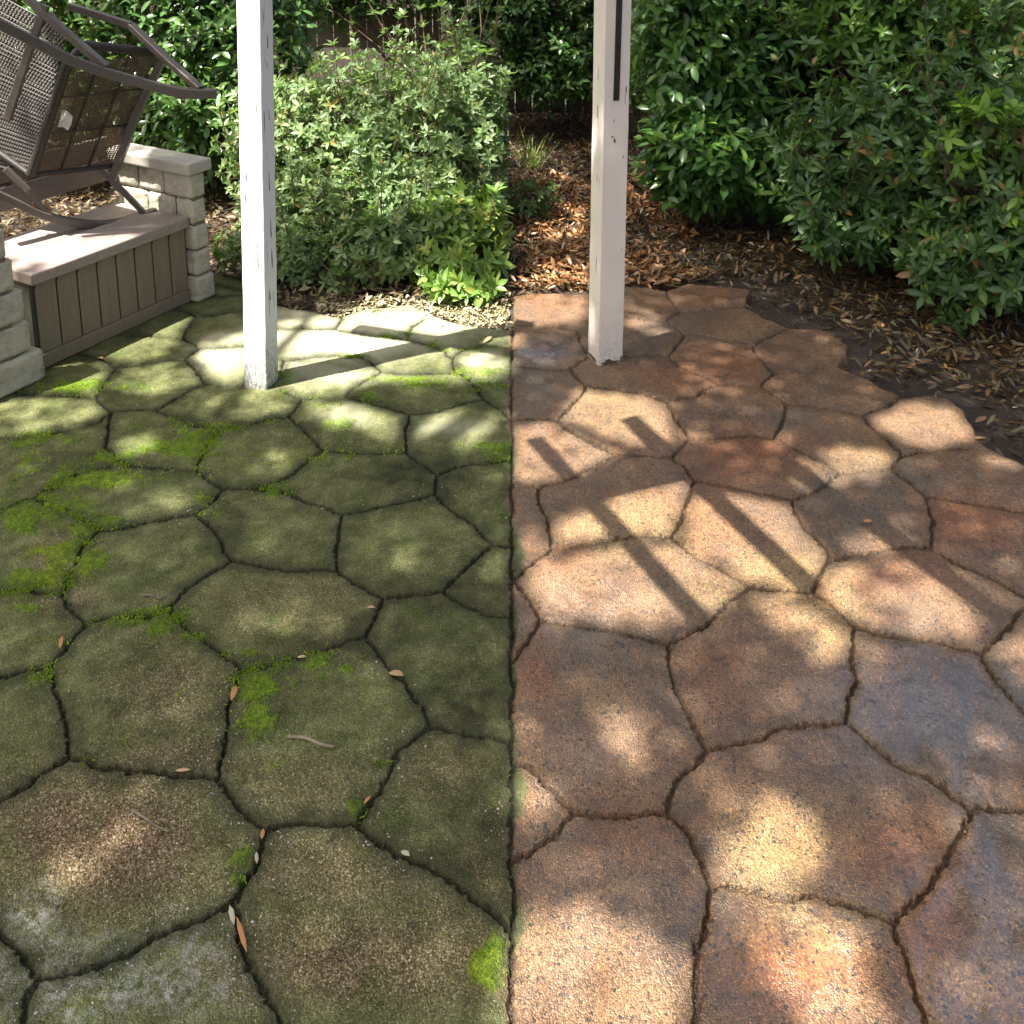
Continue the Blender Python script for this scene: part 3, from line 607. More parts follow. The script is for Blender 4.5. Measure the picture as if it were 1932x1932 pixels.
# grass tuft
def tuft(name, label, p, n, hgt, m):
    vs, fs = [], []
    a = np.tile(np.array(p, float), (n, 1)) + rng.normal(size=(n, 3)) * np.array([.03, .02, 0])
    d = unit(rng.normal(size=(n, 3)) * np.array([.5, .5, 0]) + np.array([0, 0, 1.2]))
    ms = leafmesh('blades', a, d, np.array([0, -1., .3]) + .5 * rdir(n), hgt * (.6 + .6 * rng.random(n)), .008, .1, .35)
    o = link(name, ms, m); tag(o, label, 'grass'); return o
tuft('grass_tuft', 'thin yellowish grass tuft growing in the far leaf litter', G(1003, 322), 26, .26, M_wil)

# leaf litter
def litter(name, region, n, m, L, zlo=-.03, zhi=.012, flat=.35, label=None):
    P = region(n); n = len(P)
    z = zlo + (zhi - zlo) * rng.random(n) ** 1.4
    base = np.stack([P[:, 0], P[:, 1], z], -1)
    d = rdir(n) * np.array([1, 1, flat]); nr_ = unit(np.array([0, 0, 1.]) + flat * 1.6 * rdir(n))
    ls = L * (.30 + 1.0 * rng.random(n))
    me = leafmesh(name, base, d, nr_, ls, ls * (.26 + .16 * rng.random(n)), fold=.5, droop=-.15)
    return tag(link(name, me, m), kind='stuff')
def reg_right(n):
    p = np.stack([rng.uniform(.0, 4.6, n), 2.7 + 6.0 * rng.random(n) ** 1.1], -1)
    k = ~inpoly(p[:, 0], p[:, 1], PW)
    k &= (fbm(p[:, 0], p[:, 1], 2.2, 3, 131) > .25) | (p[:, 0] > 1.6)
    dd = np.full(n, 9.)
    for i in range(15, len(PW) - 2): dd = np.minimum(dd, segdist(p[:, 0], p[:, 1], PW[i], PW[i + 1]))
    k &= rng.random(n) < np.where(p[:, 0] > .9, sstep(.02, .30, dd) + .15, sstep(.0, .08, dd) + .4)
    return p[k]
def reg_left(n):
    p = np.stack([rng.uniform(-3.6, .0, n), rng.uniform(4.3, 7.5, n)], -1)
    return p[~inpoly(p[:, 0], p[:, 1], PW)]
litter('leaf_litter', reg_right, 50000, M_deadw, .052)
litter('leaf_litter', reg_left, 20000, M_dead, .05, zhi=.02)
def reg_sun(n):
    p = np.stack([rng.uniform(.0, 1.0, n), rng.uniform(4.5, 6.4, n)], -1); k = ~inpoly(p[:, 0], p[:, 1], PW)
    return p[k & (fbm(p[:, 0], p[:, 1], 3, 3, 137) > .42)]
litter('leaf_litter', reg_sun, 6500, leaf_mat('sunlit_leaf', [(.09, .03, .014), (.22, .08, .03), (.36, .15, .06), (.42, .27, .15)], .35, .2, .5, (.5, .2, .05)), .052, zlo=-.01, zhi=.02)  # brighter orange leaves paint sunlight onto this stretch of litter
def reg_edge(n):
    a = np.stack([rng.uniform(600, 964, n), rng.uniform(560, 655, n)], -1); P = G(a[:, 0], a[:, 1])[:, :2]
    return P[~inpoly(P[:, 0] + .05 * rng.normal(size=n), P[:, 1] + .05 * rng.normal(size=n), PW) & (P[:, 0] < -.01)]
litter('straw_litter', reg_edge, 5200, leaf_mat('straw', [(.10, .07, .04), (.26, .19, .11), (.42, .33, .21), (.55, .48, .34)], .7, .15, .3), .032, zlo=-.025, zhi=.008)  # straw paled in colour to look sunlit

def brush(name, region, n, m):
    P = region(n); n = len(P); a = np.stack([P[:, 0], P[:, 1], -.028 + .035 * rng.random(n)], -1)
    vs, fs = [], []; sticks(vs, fs, a, a + rdir(n) * np.array([1, 1, .12]) * (.02 + .14 * rng.random(n) ** 3)[:, None], .0016, .0008, .12)
    return tag(link(name, npmesh(name, np.concatenate(vs), [np.concatenate(fs)]), m), kind='stuff')
brush('fallen_twigs', reg_right, 9000, M_bark); brush('fallen_twigs', reg_left, 5000, M_bark)
# ================================================================== FENCE
M_fence = simple('fence_wood', (.055, .045, .035), (.13, .11, .085), 14, .9, .4, (1, 1, .12))
fence = empty('wooden_fence', (0, 8.35, 0), 'weathered dark board fence half hidden behind the bushes', 'fence')
mb = MB(); x = -6.5; X_, Y_, Z_ = Vector((1, 0, 0)), Vector((0, 1, 0)), Vector((0, 0, 1))
while x < 6.5:
    w = .135 + random.uniform(-.006, .006); dy = random.uniform(-.006, .006)
    mb.box((x, 8.35 + dy, 0), X_, Y_, Z_, 0, w, 0, .018, -.02, 1.78 + random.uniform(-.02, .02)); x += w + random.uniform(.004, .012)
mb.build('boards', M_fence, fence)
for zr in (.23, .95, 1.6):
    mb = MB(); mb.box((0, 8.27, zr), X_, Y_, Z_, -6.5, 6.5, 0, .07, -.045, .045); mb.build('rail', M_fence, fence, .004)
for xp in (-5.4, -3.0, -.55, 1.9, 4.3):
    mb = MB(); mb.box((xp, 8.18, 0), X_, Y_, Z_, -.045, .045, 0, .09, -.02, 1.85); mb.build('fence_post', M_fence, fence, .004)

# ================================================================== POSTS
def paint_mat(name, base, grime, crack):
    m, t, b = mat(name); v = coords(t)
    vs = coords(t, (1, 1, .05)); n = noise(t, 60, 6, vs, .6); n2 = noise(t, 5, 5, v)
    c = ramp(t, n2, [(.3, base), (.75, tuple(k * .92 for k in base))])
    cr = ramp(t, n, [(crack, (0,) * 3), (crack + .03, (1,) * 3)])
    c = mix(t, cr, c, (.10, .09, .075))
    sp = nd(t, 'ShaderNodeSeparateXYZ'); t.links.new(v, sp.inputs[0])
    low = nd(t, 'ShaderNodeMapRange'); low.inputs[1].default_value = .30; low.inputs[2].default_value = .0; t.links.new(sp.outputs[2], low.inputs[0])
    gr = mth(t, 'MULTIPLY', low.outputs[0], ramp(t, noise(t, 130, 6, coords(t, (1, 1, .4)), .8), [(.38, (0,) * 3), (.58, (1,) * 3)]))
    c = mix(t, mth(t, 'MULTIPLY', gr, grime, True), c, (.075, .085, .04))
    t.links.new(c, b.inputs['Base Color']); b.inputs['Roughness'].default_value = .55
    bump(t, b, mth(t, 'SUBTRACT', noise(t, 35, 5, vs), cr), .35, .003)
    return m
def post(label, corner, view_az, left_ang, s, m, top=2.42, lean=0):
    """square post whose near edge stands at corner; left face turned left_ang away from square-on"""
    vdir = Vector((math.sin(view_az), math.cos(view_az), 0)); lp = Vector((-vdir.y, vdir.x, 0))
    a = lp * math.cos(left_ang) + vdir * math.sin(left_ang); bb = -lp * math.sin(left_ang) + vdir * math.cos(left_ang)
    c = Vector(corner); ctr = c + (a + bb) * s / 2
    root = empty('wooden_post', ctr, label, 'post')
    mb = MB(); n = 40
    V = []
    for i in range(n + 1):
        z = top * (i / n) ** 1.2 - .01
        for p_, q_ in ((0, 0), (0, 1), (1, 1), (1, 0)):
            V.append(c + a * s * p_ + bb * s * q_ + Vector((lean * z + random.uniform(-.0009, .0009), random.uniform(-.0009, .0009), z)))
    fs = [(i * 4 + k, i * 4 + (k + 1) % 4, i * 4 + 4 + (k + 1) % 4, i * 4 + 4 + k) for i in range(n) for k in range(4)] + [(0, 1, 2, 3), (n * 4 + 3, n * 4 + 2, n * 4 + 1, n * 4)]
    mb.add(V, fs); o = mb.build('shaft', m, root, .004, 2)
    return root, c, a, bb
r1, c1, a1, b1 = post('weathered white post with cracked paint standing on the mossy stones', G(503, 736), math.atan(-463 / F), math.radians(29), .095, paint_mat('weathered_paint', (.80, .80, .79), 1.0, .64), lean=.036)
r2, c2, a2, b2 = post('cream white post with a black strip on the washed stones', G(1129, 689), math.atan(163 / F), math.radians(66), .109, paint_mat('cream_paint', (.80, .73, .65), .35, .68))
# black strip on the right post's right face
def face2(u, w, z, k=0):    # u along the right face, out by k
    return c2 + b2 * u - a2 * k + Vector((0, 0, z))
M_black = simple('black_plastic', (.008, .010, .010), (.02, .024, .022), 30, .4)
zt = 2.3; zb = D(1155, 162, 3.98).z
mb = MB(); mb.hexa([face2(.040, 0, zb, 0), face2(.064, 0, zb, 0), face2(.064, 0, zb, .006), face2(.040, 0, zb, .006)], [face2(.050, 0, zt, 0), face2(.074, 0, zt, 0), face2(.074, 0, zt, .006), face2(.050, 0, zt, .006)])
mb.build('black_strip', M_black, r2, .001)
# paint chips: bare wood patches, thin plates level with the paint
M_chip = simple('bare_wood', (.05, .04, .03), (.12, .09, .06), 60, .9)
def chips(root, c, a, b, items, lean=0):
    for face, u, z, w, hh in items:
        mb = MB()
        ax, out = (a, -b) if face == 'a' else (b, -a)
        p = c + ax * u + Vector((lean * z, 0, z)); k = 9; ring = []
        for i in range(k):
            th = 2 * math.pi * i / k; rr = .7 + .5 * random.random()
            ring.append(p + ax * (w * math.cos(th) * rr) + Vector((0, 0, hh * math.sin(th) * rr)))
        mb.hexa([q - out * .001 for q in ring], [q + out * .0012 for q in ring])
        mb.build('paint_chip', M_chip, root)
chips(r2, c2, a2, b2, [('b', .045, 1.02, .0018, .006), ('b', .050, .94, .004, .010), ('b', .040, .955, .005, .003), ('b', .094, 1.14, .0025, .016), ('b', .088, .87, .0018, .006), ('b', .09, .49, .002, .003), ('a', .055, 1.2, .001, .03), ('a', .055, 1.05, .001, .03), ('a', .04, .42, .0012, .035), ('a', .045, .78, .001, .02), ('b', .055, .004, .045, .007), ('b', .045, .012, .018, .007), ('b', .1, .012, .005, .018), ('a', .06, .006, .04, .009)])
chips(r1, c1, a1, b1, [('b', .050, 1.36, .0018, .026), ('b', .043, 1.27, .0014, .012), ('b', .046, .83, .0013, .045), ('b', .052, .66, .0022, .055), ('b', .058, .52, .0028, .040), ('b', .040, .37, .0014, .015), ('b', .052, 1.08, .0009, .02), ('a', .035, 1.30, .0008, .03), ('a', .02, 1.1, .0008, .03)], .036)

# ================================================================== BENCH
Bl = Vector(G(85, 697)); Br = Vector(G(362, 569))
bx = (Br - Bl).normalized(); by = Vector((-bx.y, bx.x, 0)); LB = (Br - Bl).length      # by: away from the viewer
def lz(x, y, p):        # height at which picture row y is met above ground point p
    r = ray(x, y); tt = p.y / r[1]; return HC + r[2] * tt
HS = .5 * (lz(48, 515, Bl) + lz(352, 405, Br))
def resin(name, c1, c2, groove=None):
    m, t, b = mat(name)
    n = noise(t, 70, 4, coords(t, (1, 1, .06)) if groove == 'v' else coords(t)); n2 = noise(t, 4, 4, coords(t))
    c = ramp(t, n, [(.35, c1), (.7, c2)]); c = mix(t, mth(t, 'MULTIPLY', n2, .3), c, tuple(k * .6 for k in c1))
    t.links.new(c, b.inputs['Base Color']); b.inputs['Roughness'].default_value = .6; bump(t, b, n, .4, .002); return m
M_panel = resin('brown_resin', (.16, .125, .085), (.205, .165, .115), 'v'); M_lid = resin('mauve_resin', (.22, .175, .15), (.30, .245, .215))
def stone_mat():
    m, t, b = mat('cast_stone'); v = coords(t)
    n = noise(t, 18, 7, v, .7); n2 = noise(t, 7, 4, v)
    c = ramp(t, n, [(.3, (.30, .27, .20)), (.6, (.46, .43, .34))])
    c = mix(t, ramp(t, n, [(.25, (.8,) * 3), (.38, (0,) * 3)]), c, (.08, .075, .05))
    t.links.new(c, b.inputs['Base Color']); b.inputs['Roughness'].default_value = .85
    bump(t, b, mth(t, 'ADD', n, n2), 1, .012); return m
M_stone = stone_mat(); M_cap = resin('cast_cap', (.34, .32, .27), (.40, .38, .33)); M_mort = simple('mortar', (.10, .085, .06), (.15, .12, .09), 30, .9)
bench = empty('storage_bench', Bl, 'brown resin storage bench between rough cast-stone pillars', 'bench')
UP = Vector((0, 0, 1))
# front panel with arched-corner grooves
npan = 8; mb = MB(); wpan = LB / npan; H1 = HS - .05; zb0 = .065
for i in range(npan):
    x0 = i * wpan + (.0035 if i else 0); x1 = (i + 1) * wpan - .0035; cc = .022
    prof = [(x0, zb0), (x1, zb0), (x1, H1 - cc * .1), (x0 + cc, H1 - cc * .1), (x0 + cc * .35, H1 - cc * .5), (x0, H1 - cc * 1.5)]
    mb.hexa([Bl + bx * p + UP * z + by * .020 for p, z in prof], [Bl + bx * p + UP * z + by * .012 for p, z in prof])
mb.build('front_panel', M_panel, bench, .0015)
mb = MB(); mb.box(Bl, bx, by, UP, -.02, LB + .02, .0195, .48, .02, H1 + .02); mb.build('storage_box', simple('dark_resin', (.03, .025, .02), (.045, .04, .032), 20, .7), bench)
mb = MB(); mb.box(Bl, bx, by, UP, -.01, LB + .01, .0, .019, .004, .064); mb.build('skirting', M_panel, bench, .004)
mb = MB(); mb.box(Bl, bx, by, UP, -.03, LB + .0, -.022, .235, HS - .052, HS); mb.box(Bl, bx, by, UP, -.03, LB, .245, .47, HS - .052, HS - .004); mb.build('seat_lid', M_lid, bench, .009, 3)
# back rest planks
M_plank = resin('plank_resin', (.15, .115, .098), (.20, .16, .14))
for k, (z0, z1) in enumerate(((HS + .10, HS + .20), (HS + .225, HS + .315))):
    mb = MB(); mb.box(Bl, bx, by, UP, -.35, LB + .0, .50, .525, z0, z1); mb.build('backrest_plank', M_plank, bench, .005)
# pillars out of split blocks
def rough_(v_, sd_):
    a_ = np.array([float(v_[0] + v_[2] * .7)]); b_ = np.array([float(v_[1] + v_[2] * .45)])
    return float(fbm(a_, b_, .42, 3, 300 + sd_)[0])
def pillar(x0, x1, y0, y1, ztop, cap, step=0):
    xe = x1
    rt = MB(); rt.box(Bl, bx, by, UP, x0 + .008, x1 - .008 - step * 4, y0 + .008, y1 - .008, 0, ztop); p = rt.build('pillar', M_mort, bench)
    nz = 5; hh = ztop / nz; bl = MB()
    for i in range(nz):
        x1 = xe - step * i
        cuts = [y0, y0 + (y1 - y0) * (.42 if i % 2 else .62), y1] if y1 - y0 > .2 else [y0, y1]
        if y1 - y0 > .4: cuts = [y0, y0 + (y1 - y0) * (.22 if i % 2 else .36), y0 + (y1 - y0) * (.58 if i % 2 else .70), y1]
        for j in range(len(cuts) - 1):
            ob = random.uniform(-.004, .006) + (.010 if i == 0 else 0) ; e = .004
            xx0, xx1, yy0, yy1 = x0 - ob, x1 + ob, cuts[j] + e - (ob if j == 0 else 0), cuts[j + 1] - e; z0, z1 = i * hh + e * (i > 0), (i + 1) * hh - e
            n = 13; vs = []; fsx = []                 # rough skin: subdivided box with pushed vertices
            for a_ in range(n):
                for b_ in range(n):
                    for c_ in range(n):
                        if min(a_, b_, c_) == 0 or max(a_, b_, c_) == n - 1: vs.append((a_, b_, c_))
            ix = {v_: k_ for k_, v_ in enumerate(vs)}
            for a_ in range(n - 1):
                for b_ in range(n - 1):
                    for s_ in (0, n - 1):
                        q1 = [(s_, a_, b_), (s_, a_ + 1, b_), (s_, a_ + 1, b_ + 1), (s_, a_, b_ + 1)]
                        q2 = [(a_, s_, b_), (a_, s_, b_ + 1), (a_ + 1, s_, b_ + 1), (a_ + 1, s_, b_)]
                        q3 = [(a_, b_, s_), (a_ + 1, b_, s_), (a_ + 1, b_ + 1, s_), (a_, b_ + 1, s_)]
                        for q_ in (q1, q2, q3):
                            fsx.append([ix[k_] for k_ in (q_ if s_ else q_[::-1])])
            PV = []
            for v_ in vs:
                u_ = [k_ / (n - 1) for k_ in v_]; p_ = [xx0 + (xx1 - xx0) * u_[0], yy0 + (yy1 - yy0) * u_[1], z0 + (z1 - z0) * u_[2]]
                edge = sum(1 for k_ in u_ if k_ in (0, 1)); sh_ = .0015 if edge == 1 else -.004 * (edge - 1)
                for k_ in range(3):
                    if u_[k_] in (0, 1): p_[k_] += (1 if u_[k_] else -1) * (sh_ + random.uniform(-.0022, .0016) + (.008 * (rough_(v_, i * 7 + j + int(x0 * 50)) - .5) if edge == 1 else 0))
                PV.append(Bl + bx * p_[0] + by * p_[1] + UP * max(p_[2], -.005))
            bl.add(PV, fsx)
    o = bl.build('stone_blocks', M_stone, p, 0, smooth=True)
    if cap:
        cb = MB(); cb.box(Bl, bx, by, UP, x0 - .035, x1 + .025, y0 - .03, y1 + .03, ztop + .001, ztop + .058); cb.build('cap_stone', M_cap, p, .010, 3)
ZT = lz(385, 320, Br)
pillar(LB + .012, LB + .095, -.035, .48, ZT - .02, True)
pillar(-.28, -.058, -.06, .07, ZT + .02, False, .020)

# ================================================================== TIPPED ROCKING CHAIR
M_alu = simple('taupe_metal', (.065, .053, .045), (.095, .078, .066), 90, .42, .15); M_wick = simple('dark_wicker', (.012, .009, .007), (.030, .022, .017), 120, .5, .4)
ch = empty('rocking_chair', Bl + bx * .2 + by * .15 + UP * HS, 'brown wicker rocking chair tipped on its side on the bench seat', 'chair')
def bar(name, pts, w, h, sub=0, m=M_alu, up=Vector((0, 0, 1))):
    mb = MB(); mb.tube([D(*p) for p in pts], 0, flat=(w, h), sub=sub, up=up); return mb.build(name, m, ch, smooth=False)
# upper and lower rocker, legs
bar('rocker', [(-40, 25, 3.62), (24, 58, 3.68), (70, 82, 3.73), (130, 112, 3.80), (200, 137, 3.88), (262, 155, 3.95), (320, 170, 4.02), (362, 176, 4.07), (405, 176, 4.12)], .026, .017, 5)
bar('rocker', [(-30, 355, 3.90), (34, 385, 3.98), (70, 402, 4.03), (120, 416, 4.10), (180, 424, 4.19), (225, 420, 4.27), (262, 410, 4.34), (293, 398, 4.40)], .022, .014, 5)
bar('leg', [(50, -5, 3.95), (82, 24, 3.93), (200, 127, 3.88)], .018, .015)
bar('leg', [(130, 12, 4.35), (190, 30, 4.36), (247, 48, 4.36)], .018, .016)
bar('leg', [(247, 48, 4.36), (310, 108, 4.22), (378, 168, 4.10)], .018, .014)
bar('leg', [(190, 318, 4.34), (274, 404, 4.36)], .014, .012)
bar('leg', [(10, 318, 4.0), (52, 358, 4.02), (88, 404, 4.06)], .016, .013)
bar('seat_frame', [(306, 112, 4.35), (258, 215, 4.33), (212, 338, 4.31)], .020, .016, up=Vector((1, 0, 0)))
# seat: four rolled edges, strapping, open weave
cor = [D(128, 118, 3.98), D(297, 100, 4.36), D(214, 312, 4.33), D(58, 330, 4.02)]
seat = MB()
def bil(u, v): return cor[0].lerp(cor[1], u).lerp(cor[3].lerp(cor[2], u), v)
nrm = (cor[1] - cor[0]).cross(cor[3] - cor[0]).normalized()
if nrm.y > 0: nrm = -nrm
nu, nv = 46, 52
for i in range(1, nu):
    u = i / nu; p = [bil(u, k / 12) + nrm * (.0012 * (-1) ** (k + i)) for k in range(13)]
    seat.tube(p, 0, flat=(.0011, .0024), up=(cor[1] - cor[0]).normalized())
for j in range(1, nv):
    v = j / nv; p = [bil(k / 12, v) + nrm * (.0012 * (-1) ** (k + j + 1)) for k in range(13)]
    seat.tube(p, 0, flat=(.0011, .0017), up=(cor[3] - cor[0]).normalized())
so_ = seat.build('woven_seat', simple('brown_wicker', (.055, .032, .018), (.10, .06, .035), 90, .55), ch)
st_ = MB()
for u in (.33, .66):
    st_.tube([bil(u, 0) + nrm * .006, bil(u, .5) + nrm * .008, bil(u, 1) + nrm * .006], .004, 6)
for v in (.3, .62):
    st_.tube([bil(0, v) + nrm * .009, bil(.5, v) + nrm * .012, bil(1, v) + nrm * .009], .004, 6)
st_.build('strap', M_wick, ch, smooth=True)
def roll(p, q, r):
    mb = MB(); n = 90; vs = [Vector(p).lerp(Vector(q), k / n) for k in range(n + 1)]
    mb.tube(vs, [r * (1 + .05 * (k % 2)) for k in range(n + 1)], 12); return mb.build('rolled_edge', M_wick, ch, smooth=False)
roll(cor[0], cor[3], .021); roll(D(155, 84, 4.1), D(297, 99, 4.36), .019); roll(cor[3], cor[2], .013); roll(cor[0], D(155, 84, 4.1), .015)
# backrest: dense wavy weave turning away to the left
bc = [D(-60, -60, 3.70), cor[0] + Vector((-.02, 0, 0)), cor[3] + Vector((-.02, 0, 0)), D(-60, 300, 3.6)]
bc[0] = D(70, 5, 4.28) ; bc[3] = D(-80, 250, 4.10); bc2 = D(-60, -40, 4.25)
def bak(u, v): return bc2.lerp(D(125, 60, 4.05), u).lerp(D(-60, 300, 4.12).lerp(cor[3], u), v)
bw = MB(); nu, nv = 60, 34
nb = (bak(1, 0) - bak(0, 0)).cross(bak(0, 1) - bak(0, 0)).normalized()
if nb.y > 0: nb = -nb
for i in range(nu + 1):
    u = i / nu; p = [bak(u, k / 40) + nb * (.0035 * (-1) ** (k + i)) for k in range(41)]
    bw.tube(p, 0, flat=(.0012, .0045), up=(bak(1, 0) - bak(0, 0)).normalized())
for j in range(nv + 1):
    v = j / nv; bw.tube([bak(0, v), bak(.5, v), bak(1, v)], .0022, 5)
bw.build('woven_backrest', M_wick, ch)
roll(D(-20, 275, 4.08), cor[3], .016)
bar('back_slat', [(86, 10, 3.93), (55, 95, 3.92), (14, 225, 3.92)], .012, .016, up=Vector((1, 0, 0)))
# little white care tag
tg = MB(); tq = [(116, 208), (122, 207), (137, 220), (134, 235), (128, 246), (120, 240), (109, 240), (113, 226)]
tv = [D(a_, b_, 4.03) for a_, b_ in tq]; tg.hexa([p + Vector((0, .002, 0)) for p in tv], tv); tg.build('care_tag', simple('tag_cloth', (.45, .43, .38), (.62, .60, .54), 30, .8), ch)

# ================================================================== MOSS
bp = []
for cx, cy, rx, ry, s in PATCH:
    p = G(float(cx), float(cy)); wx_ = rx / F * p[1] * 1.3; wy_ = ry * p[1] ** 2 / (F * HC) * 1.3
    n = int(520000 * wx_ * wy_ * s); n = min(max(n, 60), 30000)
    a = rng.normal(size=(n, 2)) * .60 * np.array([wx_, wy_]) + p[:2]
    k = fbm(a[:, 0], a[:, 1], 34, 3, 151) + .10 * np.exp(-joint_dist(a[:, 0], a[:, 1]) / .03) > .60 - .13 * s
    bp.append(a[k])
bp = np.concatenate(bp); bp = bp[bp[:, 0] < -.006]
k = inpoly(bp[:, 0], bp[:, 1], PW); bp = bp[k]
n = len(bp); print('moss', n)
hb = .004 + .009 * rng.random(n) * (.6 + .8 * fbm(bp[:, 0], bp[:, 1], 20, 2, 161))
d = unit(rdir(n) * np.array([1, 1, .3]) + np.array([0, 0, .75])); s_ = unit(np.cross(d, rdir(n)))
b0 = np.stack([bp[:, 0], bp[:, 1], -.0035 + .010 * (fbm(bp[:, 0], bp[:, 1], 3.0, 4, 51) - .5)], -1)
wv = (.0012 + .0008 * rng.random(n))[:, None]
Vm = np.stack([b0 - s_ * wv * .6, b0 + s_ * wv * .6, b0 + d * hb[:, None] * .6 + s_ * wv, b0 + d * hb[:, None] * 1.1, b0 + d * hb[:, None] * .6 - s_ * wv], 1).reshape(-1, 3)
fm = (np.arange(5)[None] + (np.arange(n) * 5)[:, None])
tone = np.clip(.6 * fbm(bp[:, 0], bp[:, 1], 7, 3, 171) + .5 * rng.random(n) - .05, 0, 1)
M_moss = leaf_mat('moss', [(.06, .11, .010), (.14, .23, .016), (.25, .35, .025), (.40, .46, .05)], .7, .35, .2, (.3, .5, .02))
tag(link('moss', npmesh('moss', Vm, [fm], dict(rnd=np.repeat(tone, 5))), M_moss), kind='stuff')

# crumbs: grit, tiny needles and chaff on the mossy stones
n = 9000; a = np.stack([rng.uniform(60, 964, n), 2000 - 1350 * rng.random(n) ** .8], -1); p = G(a[:, 0], a[:, 1])
k = fbm(p[:, 0], p[:, 1], 3, 3, 181) + .25 * rng.random(n) > .62; p = p[k]; n = len(p)
vs, fs = [], []
sticks(vs, fs, p + np.array([0, 0, .001]), p + rdir(n) * np.array([1, 1, .15]) * (.003 + .012 * rng.random(n) ** 3)[:, None] + np.array([0, 0, .001]), .0010, .0007, .15)
tag(link('needle_chaff', npmesh('needle_chaff', np.concatenate(vs), [np.concatenate(fs)]), simple('chaff', (.05, .028, .016), (.20, .12, .07), 50, .8)), kind='stuff')
n = 30000; a = np.stack([rng.uniform(-80, 962, n), rng.uniform(760, 2000, n)], -1); p = G(a[:, 0], a[:, 1]); 
k = (fbm(p[:, 0], p[:, 1], 2.6, 3, 191) + .3 * rng.random(n) > .66) & (joint_dist(p[:, 0], p[:, 1]) > .014); p = p[k]; n = len(p)
r = (.0007 + .0022 * rng.random(n) ** 4)[:, None]; p[:, 2] += .010 * (fbm(p[:, 0], p[:, 1], 3.0, 4, 51) - .5) - .001
O = np.array([(1, 0, 0), (0, 1, 0), (-1, 0, 0), (0, -1, 0), (.1, .1, .8)])
Vg = (p[:, None] + O[None] * r[:, None] * (.7 + .6 * rng.random((n, 5, 1)))).reshape(-1, 3)
fg = (np.array([(0, 1, 4), (1, 2, 4), (2, 3, 4), (3, 0, 4)])[None] + (np.arange(n) * 5)[:, None, None]).reshape(-1, 3)
M_grit = leaf_mat('grit', [(.08, .07, .05), (.17, .15, .11), (.28, .25, .2), (.5, .49, .46)], .7, .0, .3)
tag(link('grit', npmesh('grit', Vg, [fg], dict(rnd=np.repeat(rng.random(n), 5))), M_grit), kind='stuff')

# single fallen leaves and twigs
M_lf = [leaf_mat('tan_leaf', [(.38, .22, .13), (.46, .30, .19)], .6, .1), leaf_mat('orange_leaf', [(.40, .16, .06), (.45, .20, .08)], .6, .1), leaf_mat('pale_leaf', [(.42, .37, .28), (.5, .45, .36)], .6, .1)]
def fallen(label, x, y, x2, y2, wr, mi):
    p = G(float(x), float(y)); q_ = G(float(x2), float(y2)); d_ = (q_ - p)
    L_ = np.linalg.norm(d_); p[2] = .003
    me = leafmesh('fallen_leaf', p[None], d_[None] + np.array([[0, 0, .12 * L_]]), np.array([[.25, -.2, 1.]]), L_, L_ * wr, fold=.7, droop=-.12)
    o = link('fallen_leaf', me, M_lf[mi]); o.modifiers.new('thick', 'SOLIDIFY').thickness = .0007
    tag(o, label, 'leaf', 'single fallen leaves on the mossy patio')
fallen('plump tan leaf with a long stalk at the right mossy joint', 733, 1271, 763, 1284, .42, 0)
fallen('small orange leaf standing upright beside a dark joint', 436, 1324, 446, 1300, .42, 1)
fallen('small tan leaf just left of a joint below the middle', 692, 1147, 709, 1152, .35, 0)
fallen('pale curled leaf lying in the joint right of the second twig', 756, 1608, 774, 1622, .45, 2)
fallen('slim golden leaf in the joint where three stones meet', 494, 1586, 497, 1568, .4, 1)
fallen('slim cream leaf below the golden one in the same joint', 485, 1632, 483, 1612, .35, 2)
fallen('long pale leaf at the top of the lowest joint', 442, 1748, 433, 1716, .3, 2)
fallen('long dark brown leaf wedged in the lowest joint', 466, 1800, 446, 1742, .16, 1)
fallen('flat pinkish leaf lying along a joint left of the lower middle', 330, 1456, 362, 1460, .22, 0)
fallen('brown leaf tucked into the mossy joint in the middle', 560, 1242, 580, 1244, .3, 0)
fallen('orange leaf on the joint below the bench skirting', 184, 676, 196, 682, .3, 1)
fallen('rust leaf curled near the corner clump of slim leaves', 912, 648, 928, 640, .35, 1)
fallen('orange leaf in the left joint among moss', 113, 1226, 118, 1206, .3, 1)
fallen('orange leaf in the joint right of the long twig', 686, 1518, 700, 1506, .3, 1)
M_twig = simple('grey_twig', (.10, .085, .055), (.24, .20, .14), 60, .8, .4)
def twig(label, pts, r):
    mb = MB(); w = [Vector(G(float(a_), float(b_), .004)) for a_, b_ in pts]
    for k_, q_ in enumerate(w): q_.z += .003 * math.sin(k_ * 2.1)
    mb.tube(w, [r, r * .85, r * .6], 7, sub=4); o = mb.build('twig', M_twig, None, smooth=True); tag(o, label, 'twig', 'twigs on the mossy patio')
twig('knobbly grey twig on the dark stone in the lower middle', [(543, 1390), (575, 1394), (605, 1402), (631, 1409)], .0045)
twig('thin pale twig lying slantwise on the big gritty stone', [(250, 1528), (275, 1546), (298, 1558), (319, 1569)], .0026)
twig('short brown twig on the stone above the mossy joint', [(268, 1124), (285, 1124), (304, 1128)], .003)
# bent wire hoop among the slim leaves
mb = MB(); mb.tube([D(803, 535, 4.75), D(812, 510, 4.78), D(830, 486, 4.8), D(845, 478, 4.8), D(862, 492, 4.8), D(875, 512, 4.78), D(897, 536, 4.75), D(912, 560, 4.72)], .0035, 7, sub=5)
tag(mb.build('wire_hoop', simple('grey_plastic', (.35, .42, .46), (.48, .54, .58), 20, .5), None, smooth=True), 'bent pale grey wire arching over the slim-leaved clump', 'wire')
